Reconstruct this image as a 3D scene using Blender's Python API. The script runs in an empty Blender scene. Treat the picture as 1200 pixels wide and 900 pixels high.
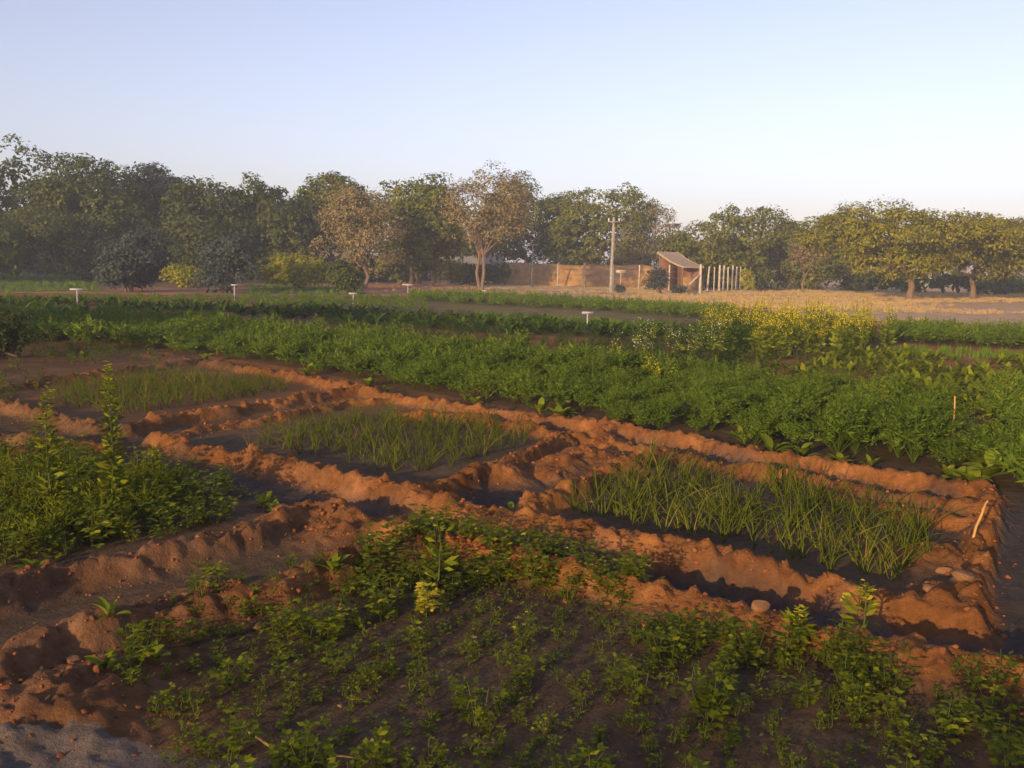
import bpy, math, random
import numpy as np
from mathutils import Vector
R = math.radians
SC = bpy.context.scene
COL = SC.collection

# ------------------------------------------------------------------ camera, sky, sun, exposure
CAM_H = 1.65; PITCH = R(7.43); ROLL = R(1.1); F = 1082.0
cam = bpy.data.cameras.new('camera'); cam.sensor_width = 36; cam.lens = 36 * F / 1200
cam.clip_start = 0.05; cam.clip_end = 6000
camo = bpy.data.objects.new('camera', cam); COL.objects.link(camo)
fwd = Vector((0, math.cos(PITCH), -math.sin(PITCH))); up0 = Vector((0, math.sin(PITCH), math.cos(PITCH))); rt0 = Vector((1, 0, 0))
cx = rt0 * math.cos(ROLL) + up0 * math.sin(ROLL); cy = up0 * math.cos(ROLL) - rt0 * math.sin(ROLL)
from mathutils import Matrix
camo.matrix_world = Matrix(((cx.x, cy.x, -fwd.x, 0), (cx.y, cy.y, -fwd.y, 0), (cx.z, cy.z, -fwd.z, CAM_H), (0, 0, 0, 1)))
SC.camera = camo

SUN_EL = R(11.0); SUN_AZ = R(31.0)          # azimuth: left of straight behind the camera
sundir = Vector((-math.sin(SUN_AZ) * math.cos(SUN_EL), -math.cos(SUN_AZ) * math.cos(SUN_EL), math.sin(SUN_EL)))
sl = bpy.data.lights.new('sun', 'SUN'); sl.energy = 3.8; sl.angle = R(0.6); sl.color = (1.0, 0.66, 0.30)
so = bpy.data.objects.new('sun', sl); COL.objects.link(so)
so.rotation_euler = sundir.to_track_quat('Z', 'Y').to_euler()

w = bpy.data.worlds.new('World'); SC.world = w; w.use_nodes = True
nt = w.node_tree; nt.nodes.clear()
sky = nt.nodes.new('ShaderNodeTexSky'); sky.sky_type = 'NISHITA'; sky.sun_disc = False
sky.sun_elevation = SUN_EL
sky.sun_rotation = math.atan2(sundir.x, sundir.y)
sky.altitude = 0; sky.air_density = 1.0; sky.dust_density = 1.2; sky.ozone_density = 2.0
bg = nt.nodes.new('ShaderNodeBackground'); bg.inputs[1].default_value = 0.14
wo = nt.nodes.new('ShaderNodeOutputWorld')
tint = nt.nodes.new('ShaderNodeMix'); tint.data_type = 'RGBA'; tint.blend_type = 'MULTIPLY'; tint.inputs[0].default_value = 1.0; tint.inputs[7].default_value = (1.10, .89, 1.07, 1)
nt.links.new(sky.outputs[0], tint.inputs[6]); hs = nt.nodes.new('ShaderNodeHueSaturation'); hs.inputs['Saturation'].default_value = .68; nt.links.new(tint.outputs[2], hs.inputs['Color']); nt.links.new(hs.outputs[0], bg.inputs[0]); nt.links.new(bg.outputs[0], wo.inputs[0])
SC.view_settings.view_transform = 'Standard'; SC.view_settings.look = 'None'
SC.view_settings.exposure = 0.72; SC.view_settings.gamma = 1.0; SC.view_settings.use_curve_mapping = False
SC.render.engine = 'CYCLES'
SC.cycles.use_denoising = True
SC.cycles.max_bounces = 6; SC.cycles.diffuse_bounces = 3; SC.cycles.glossy_bounces = 2
SC.cycles.transmission_bounces = 3; SC.cycles.transparent_max_bounces = 4; SC.cycles.volume_bounces = 1

# ------------------------------------------------------------------ picture measurements -> places on the ground
def ray(px, py):
    return (fwd * F + cx * (px - 600) + cy * (450 - py)).normalized()
def G(px, py, z=0.0):
    d = ray(px, py); t = (z - CAM_H) / d.z
    return (d.x * t, d.y * t)
def GL(pts, z=0.0): return [G(a, b, z) for a, b in pts]
def AT(px, y, py=311):                         # place seen at column px, at distance y
    d = ray(px, py); return d.x / d.y * y
def ZT(px, py, y):                             # height of the line of sight at distance y
    d = ray(px, py); return CAM_H + d.z / d.y * y

# ------------------------------------------------------------------ noise
def _hash(ix, iy, s):
    n = (ix.astype(np.int64) * 374761393 + iy.astype(np.int64) * 668265263 + s * 974634777) & 0x7fffffff
    n = ((n ^ (n >> 13)) * 1274126177) & 0x7fffffff
    return ((n ^ (n >> 16)) & 0xffff) / 65535.0
def vn(x, y, s=0):
    ix = np.floor(x); iy = np.floor(y); fx = x - ix; fy = y - iy
    fx = fx * fx * (3 - 2 * fx); fy = fy * fy * (3 - 2 * fy)
    a = _hash(ix, iy, s); b = _hash(ix + 1, iy, s); c = _hash(ix, iy + 1, s); d = _hash(ix + 1, iy + 1, s)
    return (a + (b - a) * fx) * (1 - fy) + (c + (d - c) * fx) * fy
def fbm(x, y, sc, o=4, s=0, g=0.5):
    r = 0; a = 1; t = 0; x = x / sc; y = y / sc
    for k in range(o):
        r = r + a * vn(x + 17.3 * k, y - 9.1 * k, s + k); t += a; a *= g; x = x * 2.03; y = y * 2.03
    return r / t
def worley(x, y, size, s=0):
    gx = np.floor(x / size); gy = np.floor(y / size); best = np.full(np.shape(x), 9.0); val = np.zeros(np.shape(x))
    for dx in (-1, 0, 1):
        for dy in (-1, 0, 1):
            ix, iy = gx + dx, gy + dy
            d = np.hypot(x / size - ix - _hash(ix, iy, s), y / size - iy - _hash(ix, iy, s + 1)); k = d < best
            best = np.where(k, d, best); val = np.where(k, _hash(ix, iy, s + 2), val)
    return best, val
def inpoly(x, y, poly):
    c = np.zeros(np.shape(x), bool); n = len(poly)
    for i in range(n):
        x1, y1 = poly[i]; x2, y2 = poly[(i + 1) % n]
        if y1 == y2: continue
        k = ((y1 > y) != (y2 > y)) & (x < (x2 - x1) * (y - y1) / (y2 - y1) + x1)
        c ^= k
    return c
def dist_poly(x, y, line):
    best = np.full(np.shape(x), 1e9)
    for (x1, y1), (x2, y2) in zip(line[:-1], line[1:]):
        dx, dy = x2 - x1, y2 - y1; L = dx * dx + dy * dy
        t = np.clip(((x - x1) * dx + (y - y1) * dy) / L, 0, 1)
        best = np.minimum(best, np.hypot(x - x1 - t * dx, y - y1 - t * dy))
    return best

# ------------------------------------------------------------------ the lay of the land
# ridges of banked earth: picture line of the crest, crest height, half width
RIDGES = [
 ([(150,408),(220,418),(280,427),(330,435),(400,448),(470,463),(547,477),(620,484),(717,497),(800,509),(900,527),(1000,545),(1100,560),(1158,571)], .12, .15),
 ([(470,482),(540,484),(597,493),(640,502),(700,512),(773,526),(870,545),(963,557),(1033,571),(1140,588)], .11, .15),
 ([(187,510),(240,521),(300,532),(400,553),(460,566),(520,583),(570,598),(650,611),(720,622),(800,638),(860,653),(940,669),(1000,683),(1060,695),(1143,708)], .15, .15),
 ([(330,592),(400,596),(440,612),(500,624),(570,640),(665,662),(720,672),(770,688),(830,700),(880,717)], .13, .17),
 ([(900,722),(960,735),(1040,748),(1110,762),(1200,784),(1290,812)], .10, .14),
 ([(-90,706),(0,683),(67,663),(150,648),(213,633),(283,617),(330,600),(400,590)], .15, .17),
 ([(-90,815),(0,773),(50,743),(100,733),(187,707),(247,697),(317,683),(377,660),(440,640),(500,628)], .15, .17),
 ([(500,571),(550,552),(600,535),(640,518),(668,506)], .13, .13),
 ([(625,590),(655,575),(700,550),(740,536),(775,528)], .12, .15),
 ([(147,500),(187,489),(247,480),(313,470),(370,460),(440,452)], .12, .13),
 ([(187,510),(250,497),(330,486),(400,470),(470,466)], .07, .12),
 ([(-60,462),(0,468),(33,477),(67,487),(120,497)], .12, .15),
 ([(-60,500),(0,508),(40,513),(90,520),(130,522)], .12, .17),
 ([(-60,458),(0,452),(60,444),(120,437),(180,427),(240,420)], .10, .14),
 ([(1160,573),(1154,600),(1148,635),(1144,670),(1146,708)], .13, .11),
 ([(60,392),(110,394),(160,400),(200,412)], .08, .15),
 ([(1050,600),(1100,605),(1150,612)], .07, .10),
 ([(960,574),(1040,590),(1110,603)], .06, .10),
]
RW = [(GL(p, h * .8), h, wd) for p, h, wd in RIDGES]
HEAPS = [((690,520),.16,.28),((735,535),.13,.3),((655,530),.14,.22),((700,505),.10,.28),((590,545),.12,.2),((1095,640),.07,.3),((1085,757),.12,.17),
         ((1110,690),.07,.2),((60,800),.13,.42),((130,775),.08,.3),((400,610),.10,.3),((455,600),.07,.25),((640,545),.08,.2),
         ((20,520),.1,.3),((215,700),.05,.25),((780,700),.08,.15),((200,520),.08,.2),((505,640),.08,.2)]
HW = [(G(px, py, h), h, r) for (px, py), h, r in HEAPS]
PATH = GL([(-200,884),(60,884),(200,897),(330,912),(360,1000),(-200,1000)])
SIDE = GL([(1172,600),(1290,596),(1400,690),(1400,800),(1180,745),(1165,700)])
CHAN = [GL(p) for p in ([(250,555),(330,575),(430,598),(520,612),(620,632),(720,655),(820,678),(900,695),(1000,715),(1100,735),(1200,750)],
                        [(470,600),(520,600),(560,595),(600,580),(640,560)], [(560,478),(640,498),(800,523),(1000,558),(1120,582)])]
def near_mask(x, y): return np.clip((16.5 - y) / 2.5, 0, 1)
def H(x, y):
    x = np.asarray(x, float); y = np.asarray(y, float)
    wx = x + .20 * (fbm(x, y, .40, 3, 40, .6) - .5); wy = y + .20 * (fbm(x, y, .40, 3, 41, .6) - .5)
    rid = np.zeros(np.shape(x))
    for line, h, wd in RW:
        wd = wd * .72; h = h * .88; d = dist_poly(wx, wy, line)
        prof = np.clip(1.15 * np.exp(-(d / wd) ** 2.4 * 1.15), 0, 1)
        rid = np.maximum(rid, h * prof)
    for (hx, hy), h, r in HW:
        rid = np.maximum(rid, h * np.exp(-((wx - hx) ** 2 + (wy - hy) ** 2) / r / r * 1.3))
    k = np.clip(rid / .1, 0, 1)
    lump = np.abs(fbm(x, y, .16, 3, 5, .6) - .5) * 2
    rid = rid * (.60 + .62 * fbm(x, y, .34, 3, 9)) + k * (.060 * (lump - .3) + .05 * (fbm(x, y, .11, 3, 77) - .5) + .032 * (fbm(x, y, .035, 2, 11) - .5))
    for sz, am, sd in ((.13, .046, 200), (.06, .034, 210)):
        f1, cv = worley(x + .04 * (fbm(x, y, .06, 2, 3) - .5), y, sz, sd); rid = rid + k * am * (cv - .35) * np.clip(1.25 - (f1 * 1.45) ** 2, 0, 1) * np.clip((fbm(x, y, .7, 2, 99) - .25) * 3, .25, 1)
    ch = np.zeros(np.shape(x))
    for line in CHAN: ch = np.maximum(ch, np.exp(-(dist_poly(wx, wy, line) / .24) ** 2))
    rough = .03 * (fbm(x, y, .9, 3, 21) - .5) + .012 * (fbm(x, y, .09, 3, 23) - .5) * (1 - .6 * ch)
    z = (rid - .055 * ch * (1 - k)) * near_mask(x, y) + rough
    far = np.clip((y - 18) / 10, 0, 1)
    z = z + far * .12 * (fbm(x, y, 5, 3, 31) - .5)
    z = z + .16 * np.exp(-((y - (62 - .1 * x)) / .5) ** 2) * (np.abs(x + 1) < 14) * far        # low bund along the track
    return z
def Hs(x, y): return float(H(np.array([x]), np.array([y]))[0])

# crop strips (places on the ground)
CARROT = GL([(-160,398),(60,402),(200,412),(330,429),(440,450),(560,470),(700,495),(860,522),(1000,541),(1150,560),(1150,488),(1100,482),(1000,467),(860,444),(760,432),(600,420),(400,397),(200,380),(0,374),(-160,372)])
CARROT_SHADE = GL([(1165,575),(1165,465),(1250,468),(1420,490),(1420,600)])
STRIP_A = GL([(480,354),(600,360),(700,366),(860,377),(860,367),(700,357),(600,351),(480,348)])            # tall dark strip
STRIP_B = GL([(-150,374),(200,376),(400,380),(600,391),(800,404),(850,405),(800,390),(600,378),(400,366),(200,358),(-150,352)])  # leafy band
STRIP_PALE = GL([(540,376),(700,384),(870,397),(870,388),(700,374),(560,367)])
STRIP_D = GL([(1040,402),(1120,406),(1300,414),(1300,400),(1120,392),(1040,387)])
STRIP_E = GL([(900,446),(1000,464),(1100,478),(1160,484),(1300,490),(1300,424),(1120,418),(1020,412),(960,424)])
STRIP_E2 = GL([(1040,420),(1300,424),(1300,416),(1040,408)])
MUSTARD = GL([(820,412),(880,420),(1000,422),(1045,404),(1020,394),(930,388),(820,388)])
ONION_R = GL([(650,598),(760,552),(860,562),(960,577),(1050,594),(1110,612),(1100,640),(1070,684),(1000,676),(900,653),(800,631),(715,612)])
ONION_M = GL([(285,528),(330,500),(460,487),(600,500),(622,520),(560,540),(500,556),(440,552),(360,535)])
ONION_L = GL([(50,470),(90,455),(180,440),(300,446),(350,456),(300,465),(200,480),(150,490),(90,480)])
HERB_L = GL([(-160,560),(0,535),(60,530),(180,560),(260,575),(335,592),(210,628),(60,655),(-160,700)])
HERB_B = GL([(400,685),(500,668),(620,690),(740,722),(860,748),(900,758),(1050,788),(1250,825),(1450,960),(250,960),(150,830),(130,770),(250,715)])
LAWN_L = GL([(-200,345),(120,342),(110,324),(-200,318)])
LAWN_M = GL([(290,346),(430,346),(420,337),(290,334)])

# ------------------------------------------------------------------ materials
def new_mat(name):
    m = bpy.data.materials.new(name); m.use_nodes = True; n = m.node_tree; n.nodes.clear()
    return m, n, n.nodes.new, n.links.new
def foliage(name, c1, c2, c3=None, trans=.22, big=.0, sc=1.2):
    m, n, N, L = new_mat(name)
    geo = N('ShaderNodeNewGeometry'); oi = N('ShaderNodeObjectInfo'); tc = N('ShaderNodeTexCoord')
    noi = N('ShaderNodeTexNoise'); noi.inputs['Scale'].default_value = sc; noi.inputs['Detail'].default_value = 2
    L(geo.outputs['Position'], noi.inputs['Vector'])
    mul = N('ShaderNodeMath'); mul.operation = 'MULTIPLY_ADD'; mul.inputs[1].default_value = .55; 
    L(geo.outputs['Random Per Island'], mul.inputs[0])
    m2 = N('ShaderNodeMath'); m2.operation = 'MULTIPLY_ADD'; m2.inputs[1].default_value = .7; m2.inputs[2].default_value = -.12
    L(noi.outputs[0], m2.inputs[0]); L(m2.outputs[0], mul.inputs[2])
    r = N('ShaderNodeValToRGB'); e = r.color_ramp.elements
    e[0].position = .1; e[0].color = (*c1, 1); e[1].position = .75; e[1].color = (*c2, 1)
    if c3: q = e.new(.93); q.color = (*c3, 1)
    L(mul.outputs[0], r.inputs[0])
    d = N('ShaderNodeBsdfPrincipled'); d.inputs['Roughness'].default_value = .8; d.inputs['Specular IOR Level'].default_value = .07
    t = N('ShaderNodeBsdfTranslucent'); mx = N('ShaderNodeMixShader'); mx.inputs[0].default_value = trans
    o = N('ShaderNodeOutputMaterial')
    L(r.outputs[0], d.inputs['Base Color']); L(r.outputs[0], t.inputs[0])
    L(d.outputs[0], mx.inputs[1]); L(t.outputs[0], mx.inputs[2]); L(mx.outputs[0], o.inputs[0])
    return m
def rough_mat(name, c1, c2, scale=6, rough=.9, bump=.3, stretch=(1, 1, 1), det=5):
    m, n, N, L = new_mat(name)
    tc = N('ShaderNodeTexCoord'); mp = N('ShaderNodeMapping'); mp.inputs['Scale'].default_value = stretch
    noi = N('ShaderNodeTexNoise'); noi.inputs['Scale'].default_value = scale; noi.inputs['Detail'].default_value = det
    r = N('ShaderNodeValToRGB'); e = r.color_ramp.elements; e[0].position = .3; e[0].color = (*c1, 1); e[1].position = .7; e[1].color = (*c2, 1)
    d = N('ShaderNodeBsdfPrincipled'); d.inputs['Roughness'].default_value = rough; d.inputs['Specular IOR Level'].default_value = .15
    b = N('ShaderNodeBump'); b.inputs['Strength'].default_value = bump; b.inputs['Distance'].default_value = .02
    o = N('ShaderNodeOutputMaterial')
    L(tc.outputs['Object'], mp.inputs[0]); L(mp.outputs[0], noi.inputs['Vector']); L(noi.outputs[0], r.inputs[0])
    L(r.outputs[0], d.inputs['Base Color']); L(noi.outputs[0], b.inputs['Height']); L(b.outputs[0], d.inputs['Normal']); L(d.outputs[0], o.inputs[0])
    return m
M = {}
M['neem'] = foliage('neem_leaves', (.055,.068,.010), (.16,.175,.022), (.26,.235,.03), sc=.5)
M['darkneem'] = foliage('dark_tree_leaves', (.035,.052,.014), (.09,.115,.025), (.15,.16,.035), sc=.5)
M['acacia'] = foliage('spreading_tree_leaves', (.09,.10,.010), (.25,.235,.022), (.36,.31,.03), sc=.6)
M['dry'] = foliage('dry_tree_leaves', (.14,.115,.05), (.27,.215,.10), (.36,.30,.15), sc=.6)
M['grey'] = foliage('grey_shrub_leaves', (.035,.05,.045), (.08,.10,.085), (.12,.14,.12), sc=.8)
M['bamboo'] = foliage('bamboo_leaves', (.04,.06,.018), (.10,.12,.03), (.15,.15,.06), sc=.8)
M['vine'] = foliage('vine_leaves', (.13,.16,.008), (.33,.31,.015), (.46,.38,.02), sc=1.2)
M['carrot'] = foliage('carrot_leaves', (.042,.085,.010), (.135,.20,.022), (.28,.30,.035), sc=1.1)
M['crop_dark'] = foliage('dark_crop_leaves', (.028,.060,.007), (.065,.115,.012), (.12,.16,.018), sc=.9)
M['crop_pale'] = foliage('pale_grass', (.08,.15,.014), (.14,.23,.02), (.2,.26,.03), sc=.8)
M['onion'] = foliage('onion_leaves', (.045,.068,.007), (.10,.13,.012), (.30,.24,.06), sc=2, trans=.12)
M['herb'] = foliage('herb_leaves', (.055,.08,.006), (.16,.19,.010), (.36,.35,.02), sc=2.5)
M['broad'] = foliage('broad_leaves', (.08,.12,.010), (.18,.22,.016), (.30,.31,.025), sc=2.5)
M['yellowleaf'] = foliage('yellowing_leaves', (.40,.34,.02), (.58,.50,.04), None, sc=4)
M['flower'] = foliage('yellow_petals', (.45,.38,.01), (.7,.6,.02), None, sc=3)
M['white'] = foliage('white_petals', (.5,.5,.38), (.75,.75,.6), None, sc=3)
M['drygrass'] = foliage('dry_grass', (.30,.21,.09), (.54,.39,.18), (.64,.5,.26), sc=.7, trans=.15)
M['litter'] = foliage('dead_leaves', (.08,.055,.03), (.2,.14,.07), (.34,.26,.13), sc=3)
M['stem'] = rough_mat('green_stem', (.05,.08,.015), (.09,.11,.03), 20)
M['bark'] = rough_mat('bark', (.10,.07,.05), (.22,.15,.10), 5, stretch=(3, 3, .6), bump=.6)
M['soilclod'] = rough_mat('clod_soil', (.16,.060,.026), (.29,.105,.042), 18, bump=.6)
M['stone'] = rough_mat('pale_stone', (.19,.095,.045), (.31,.17,.085), 14, bump=.5)
M['cane'] = rough_mat('cane', (.42,.22,.07), (.6,.36,.14), 20, stretch=(1, 1, .2), bump=.2)
M['concrete'] = rough_mat('weathered_concrete', (.30,.25,.2), (.52,.45,.36), 5, stretch=(2, 2, .7))
M['pole'] = rough_mat('pole_concrete', (.20,.19,.18), (.34,.32,.29), 4)
M['metal'] = rough_mat('dull_metal', (.18,.18,.18), (.3,.29,.28), 9, rough=.6)
M['porcelain'] = rough_mat('porcelain', (.6,.58,.55), (.8,.78,.74), 9, rough=.3, bump=0)
M['signwhite'] = rough_mat('faded_white_paint', (.26,.27,.28), (.4,.41,.42), 8, bump=.1)
M['wallwhite'] = rough_mat('whitewash', (.42,.42,.44), (.62,.61,.60), .8, bump=.1)
M['wallgrey'] = rough_mat('grey_wall', (.22,.22,.24), (.36,.35,.36), .7, bump=.1)
M['darkopen'] = rough_mat('dark_wood', (.03,.028,.026), (.06,.05,.045), 4)
M['mud'] = rough_mat('mud_wall', (.22,.125,.052), (.38,.225,.09), 2.5, bump=.5)
M['brickwall'] = rough_mat('brick_wall', (.16,.08,.05), (.25,.13,.08), 3, bump=.5)
M['thatch'] = rough_mat('thatch_sheet', (.25,.19,.13), (.42,.33,.24), 8, stretch=(1, 8, 1), bump=.7)
M['wire'] = rough_mat('rusty_wire', (.14,.11,.09), (.24,.19,.15), 30, bump=0)
M['rope'] = rough_mat('dry_vine', (.16,.11,.04), (.26,.19,.08), 30, bump=.1)

def ground_mat():
    m, n, N, L = new_mat('garden_soil')
    at = N('ShaderNodeAttribute'); at.attribute_name = 'soil'
    tc = N('ShaderNodeTexCoord')
    a = N('ShaderNodeTexNoise'); a.inputs['Scale'].default_value = 14; a.inputs['Detail'].default_value = 8; a.inputs['Roughness'].default_value = .65
    b = N('ShaderNodeTexNoise'); b.inputs['Scale'].default_value = 1.3; b.inputs['Detail'].default_value = 6
    L(tc.outputs['Object'], a.inputs['Vector']); L(tc.outputs['Object'], b.inputs['Vector'])
    m1 = N('ShaderNodeMapRange'); m1.inputs[1].default_value = .3; m1.inputs[2].default_value = .7; m1.inputs[3].default_value = .62; m1.inputs[4].default_value = 1.28
    m2 = N('ShaderNodeMapRange'); m2.inputs[1].default_value = .3; m2.inputs[2].default_value = .7; m2.inputs[3].default_value = .75; m2.inputs[4].default_value = 1.2
    L(a.outputs[0], m1.inputs[0]); L(b.outputs[0], m2.inputs[0])
    mm = N('ShaderNodeMath'); mm.operation = 'MULTIPLY'; L(m1.outputs[0], mm.inputs[0]); L(m2.outputs[0], mm.inputs[1])
    vs = N('ShaderNodeVectorMath'); vs.operation = 'SCALE'; L(at.outputs['Color'], vs.inputs[0]); L(mm.outputs[0], vs.inputs['Scale'])
    d = N('ShaderNodeBsdfPrincipled'); d.inputs['Roughness'].default_value = .95; d.inputs['Specular IOR Level'].default_value = .1
    L(vs.outputs[0], d.inputs['Base Color'])
    c = N('ShaderNodeTexNoise'); c.inputs['Scale'].default_value = 45; c.inputs['Detail'].default_value = 6; c.inputs['Roughness'].default_value = .7
    L(tc.outputs['Object'], c.inputs['Vector'])
    bp = N('ShaderNodeBump'); bp.inputs['Strength'].default_value = .7; bp.inputs['Distance'].default_value = .02
    L(c.outputs[0], bp.inputs['Height']); L(bp.outputs[0], d.inputs['Normal'])
    o = N('ShaderNodeOutputMaterial'); L(d.outputs[0], o.inputs[0])
    return m
M['ground'] = ground_mat()

# ------------------------------------------------------------------ mesh building
class MB:
    def __init__(s): s.v = []; s.q = []; s.m = []; s.n = 0
    def add(s, v, q, mi=0):
        v = np.asarray(v, float).reshape(-1, 3); q = np.asarray(q, int).reshape(-1, 4)
        s.v.append(v); s.q.append(q + s.n); s.m.append(np.full(len(q), mi)); s.n += len(v)
    def arrays(s): return np.concatenate(s.v), np.concatenate(s.q), np.concatenate(s.m)
    def leaves(s, c, a, side, ln, wd, mi=0, fold=0.0):
        # diamond leaves: base points c, direction a, side vector, length ln, width wd
        c = np.asarray(c, float); a = np.asarray(a, float); side = np.asarray(side, float)
        ln = np.broadcast_to(np.asarray(ln, float), (len(c),))[:, None]; wd = np.broadcast_to(np.asarray(wd, float), (len(c),))[:, None]
        p = np.stack([c, c + a * ln * .5 + side * wd * .5, c + a * ln, c + a * ln * .5 - side * wd * .5], 1)
        s.add(p.reshape(-1, 3), np.arange(len(c) * 4).reshape(-1, 4), mi)
    def tube(s, pts, rad, sides=6, mi=0, cap=True):
        pts = np.asarray(pts, float); n = len(pts); rad = np.broadcast_to(np.asarray(rad, float), (n,))
        tg = np.gradient(pts, axis=0); tg /= np.linalg.norm(tg, axis=1)[:, None] + 1e-9
        ref = np.array([1., 0, 0]) if abs(tg[0][0]) < .8 else np.array([0, 1., 0])
        u = np.cross(tg, ref); u /= np.linalg.norm(u, axis=1)[:, None]; v = np.cross(tg, u)
        an = np.arange(sides) / sides * 2 * np.pi
        ring = pts[:, None] + (u[:, None] * np.cos(an)[None, :, None] + v[:, None] * np.sin(an)[None, :, None]) * rad[:, None, None]
        V = ring.reshape(-1, 3); Q = []
        for i in range(n - 1):
            for k in range(sides):
                k2 = (k + 1) % sides; Q.append((i * sides + k, i * sides + k2, (i + 1) * sides + k2, (i + 1) * sides + k))
        if cap and sides in (4, 6, 8):
            for b in (0, (n - 1) * sides):
                for k in range(0, sides - 2, 2): Q.append((b, b + k + 1, b + k + 2, b + (k + 3) % sides) if sides > 4 or k == 0 else (b, b, b, b))
        s.add(V, [q for q in Q if len(set(q)) == 4], mi)
    def blade(s, p0, d, up, ln, wd, bend, segs=4, mi=0, twist=None, shape=None, cup=0.0):
        # flat curved leaf: starts at p0 heading d, curving down by bend radians
        p = np.array(p0, float); d = np.array(d, float); d /= np.linalg.norm(d)
        sd = np.cross(d, np.array([0, 0, 1.])); 
        if np.linalg.norm(sd) < 1e-3: sd = np.array([1., 0, 0])
        sd /= np.linalg.norm(sd)
        nrm = np.cross(sd, d); V = []
        for i in range(segs + 1):
            t = i / segs; wv = wd * (shape(t) if shape else (1 - t) ** .6)
            th = bend * t; dd = d * math.cos(th) - nrm * math.sin(th); nn = nrm * math.cos(th) + d * math.sin(th)
            V += [p - sd * wv + nn * cup * wv, p.copy(), p + sd * wv + nn * cup * wv]; p = p + dd * ln / segs
        Q = []
        for i in range(segs):
            b = i * 3; Q += [(b, b + 1, b + 4, b + 3), (b + 1, b + 2, b + 5, b + 4)]
        s.add(V, Q, mi)
        return p
    def box(s, c, sz, mi=0, rz=0.0, tilt=None):
        x, y, z = [k / 2 for k in sz]
        V = np.array([(a, b, d) for a in (-x, x) for b in (-y, y) for d in (-z, z)], float)
        if tilt is not None: V = V @ np.array(tilt).T
        cr, sr = math.cos(rz), math.sin(rz); V = V @ np.array([[cr, sr, 0], [-sr, cr, 0], [0, 0, 1]]); V += np.array(c)
        s.add(V, [(0,1,3,2),(4,6,7,5),(0,4,5,1),(2,3,7,6),(0,2,6,4),(1,5,7,3)], mi)
def mesh_of(name, arr, mats, smooth=False):
    v, q, mi = arr
    me = bpy.data.meshes.new(name)
    me.vertices.add(len(v)); me.vertices.foreach_set('co', v.astype(np.float32).ravel())
    me.loops.add(len(q) * 4); me.loops.foreach_set('vertex_index', q.astype(np.int32).ravel())
    me.polygons.add(len(q)); me.polygons.foreach_set('loop_start', np.arange(0, len(q) * 4, 4, dtype=np.int32))
    try: me.polygons.foreach_set('loop_total', np.full(len(q), 4, np.int32))
    except Exception: pass
    for k in mats: me.materials.append(M[k])
    me.polygons.foreach_set('material_index', mi.astype(np.int32))
    if smooth: me.polygons.foreach_set('use_smooth', np.ones(len(q), bool))
    me.update(calc_edges=True)
    return me
def link(name, me, parent=None, loc=(0, 0, 0), rz=0.0, sc=1.0):
    o = bpy.data.objects.new(name, me); COL.objects.link(o); o.location = loc; o.rotation_euler = (0, 0, rz)
    o.scale = (sc, sc, sc) if not hasattr(sc, '__len__') else sc
    if parent: o.parent = parent
    return o
def tag(o, label=None, cat=None, group=None, kind=None):
    if label: o['label'] = label
    if cat: o['category'] = cat
    if group: o['group'] = group
    if kind: o['kind'] = kind
    return o
def unit(n, rs):
    v = rs.normal(size=(n, 3)); return v / np.linalg.norm(v, axis=1)[:, None]
def perp(a, rs):
    r = np.cross(a, unit(len(a), rs)); return r / (np.linalg.norm(r, axis=1)[:, None] + 1e-9)
def merged(name, protos, places, mats, smooth=False):
    # one mesh out of many placed copies: places = (x, y, z, rz, scale, proto index)
    Vs = []; Qs = []; Ms = []; n = 0
    for (x, y, z, rz, sc, pi) in places:
        v, q, mi = protos[pi]; c, s_ = math.cos(rz) * sc, math.sin(rz) * sc
        V = np.empty_like(v); V[:, 0] = v[:, 0] * c - v[:, 1] * s_ + x; V[:, 1] = v[:, 0] * s_ + v[:, 1] * c + y; V[:, 2] = v[:, 2] * sc + z
        Vs.append(V); Qs.append(q + n); Ms.append(mi); n += len(v)
    return mesh_of(name, (np.concatenate(Vs), np.concatenate(Qs), np.concatenate(Ms)), mats, smooth)
def scatter(poly, gap, rs, jit=.45, rows=None):
    xs = [p[0] for p in poly]; ys = [p[1] for p in poly]; gx, gy = gap if hasattr(gap, '__len__') else (gap, gap)
    X, Y = np.meshgrid(np.arange(min(xs), max(xs), gx), np.arange(min(ys), max(ys), gy))
    X = X.ravel() + rs.uniform(-jit, jit, X.size) * gx; Y = Y.ravel() + rs.uniform(-jit, jit, Y.size) * gy
    k = inpoly(X, Y, poly); return X[k], Y[k]
def seen(x, y, m=60):
    v = Vector((x, y, .15 - CAM_H)); d = v.dot(fwd)
    if d <= .1: return False
    px = 600 + F * v.dot(cx) / d; py = 450 - F * v.dot(cy) / d
    return -m < px < 1200 + m and py < 900 + m

# ------------------------------------------------------------------ ground: one sheet to the horizon
def axis_vals(lo, hi, step, far, grow=1.09, first=None):
    a = list(np.arange(lo, hi, step)); s = step
    while a[-1] < far: s = min(s * grow, 60); a.append(a[-1] + s)
    b = []; s = step; p = lo
    while p > -far if first is None else p > first: s *= grow; p -= s; b.append(p)
    return np.array(b[::-1] + a)
X = axis_vals(-6.5, 5.5, .018, 900); Y = axis_vals(2.4, 11.5, .018, 1500, 1.02, -300)
GX, GY = np.meshgrid(X, Y)
xf, yf = GX.ravel(), GY.ravel(); Z = H(xf, yf)
ny, nx = GX.shape
ii = (np.arange(ny - 1)[:, None] * nx + np.arange(nx - 1)[None]).ravel()
gq = np.stack([ii, ii + 1, ii + nx + 1, ii + nx], 1)
gme = mesh_of('ground', (np.stack([xf, yf, Z], 1), gq, np.zeros(len(gq), int)), ['ground'], True)
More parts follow.
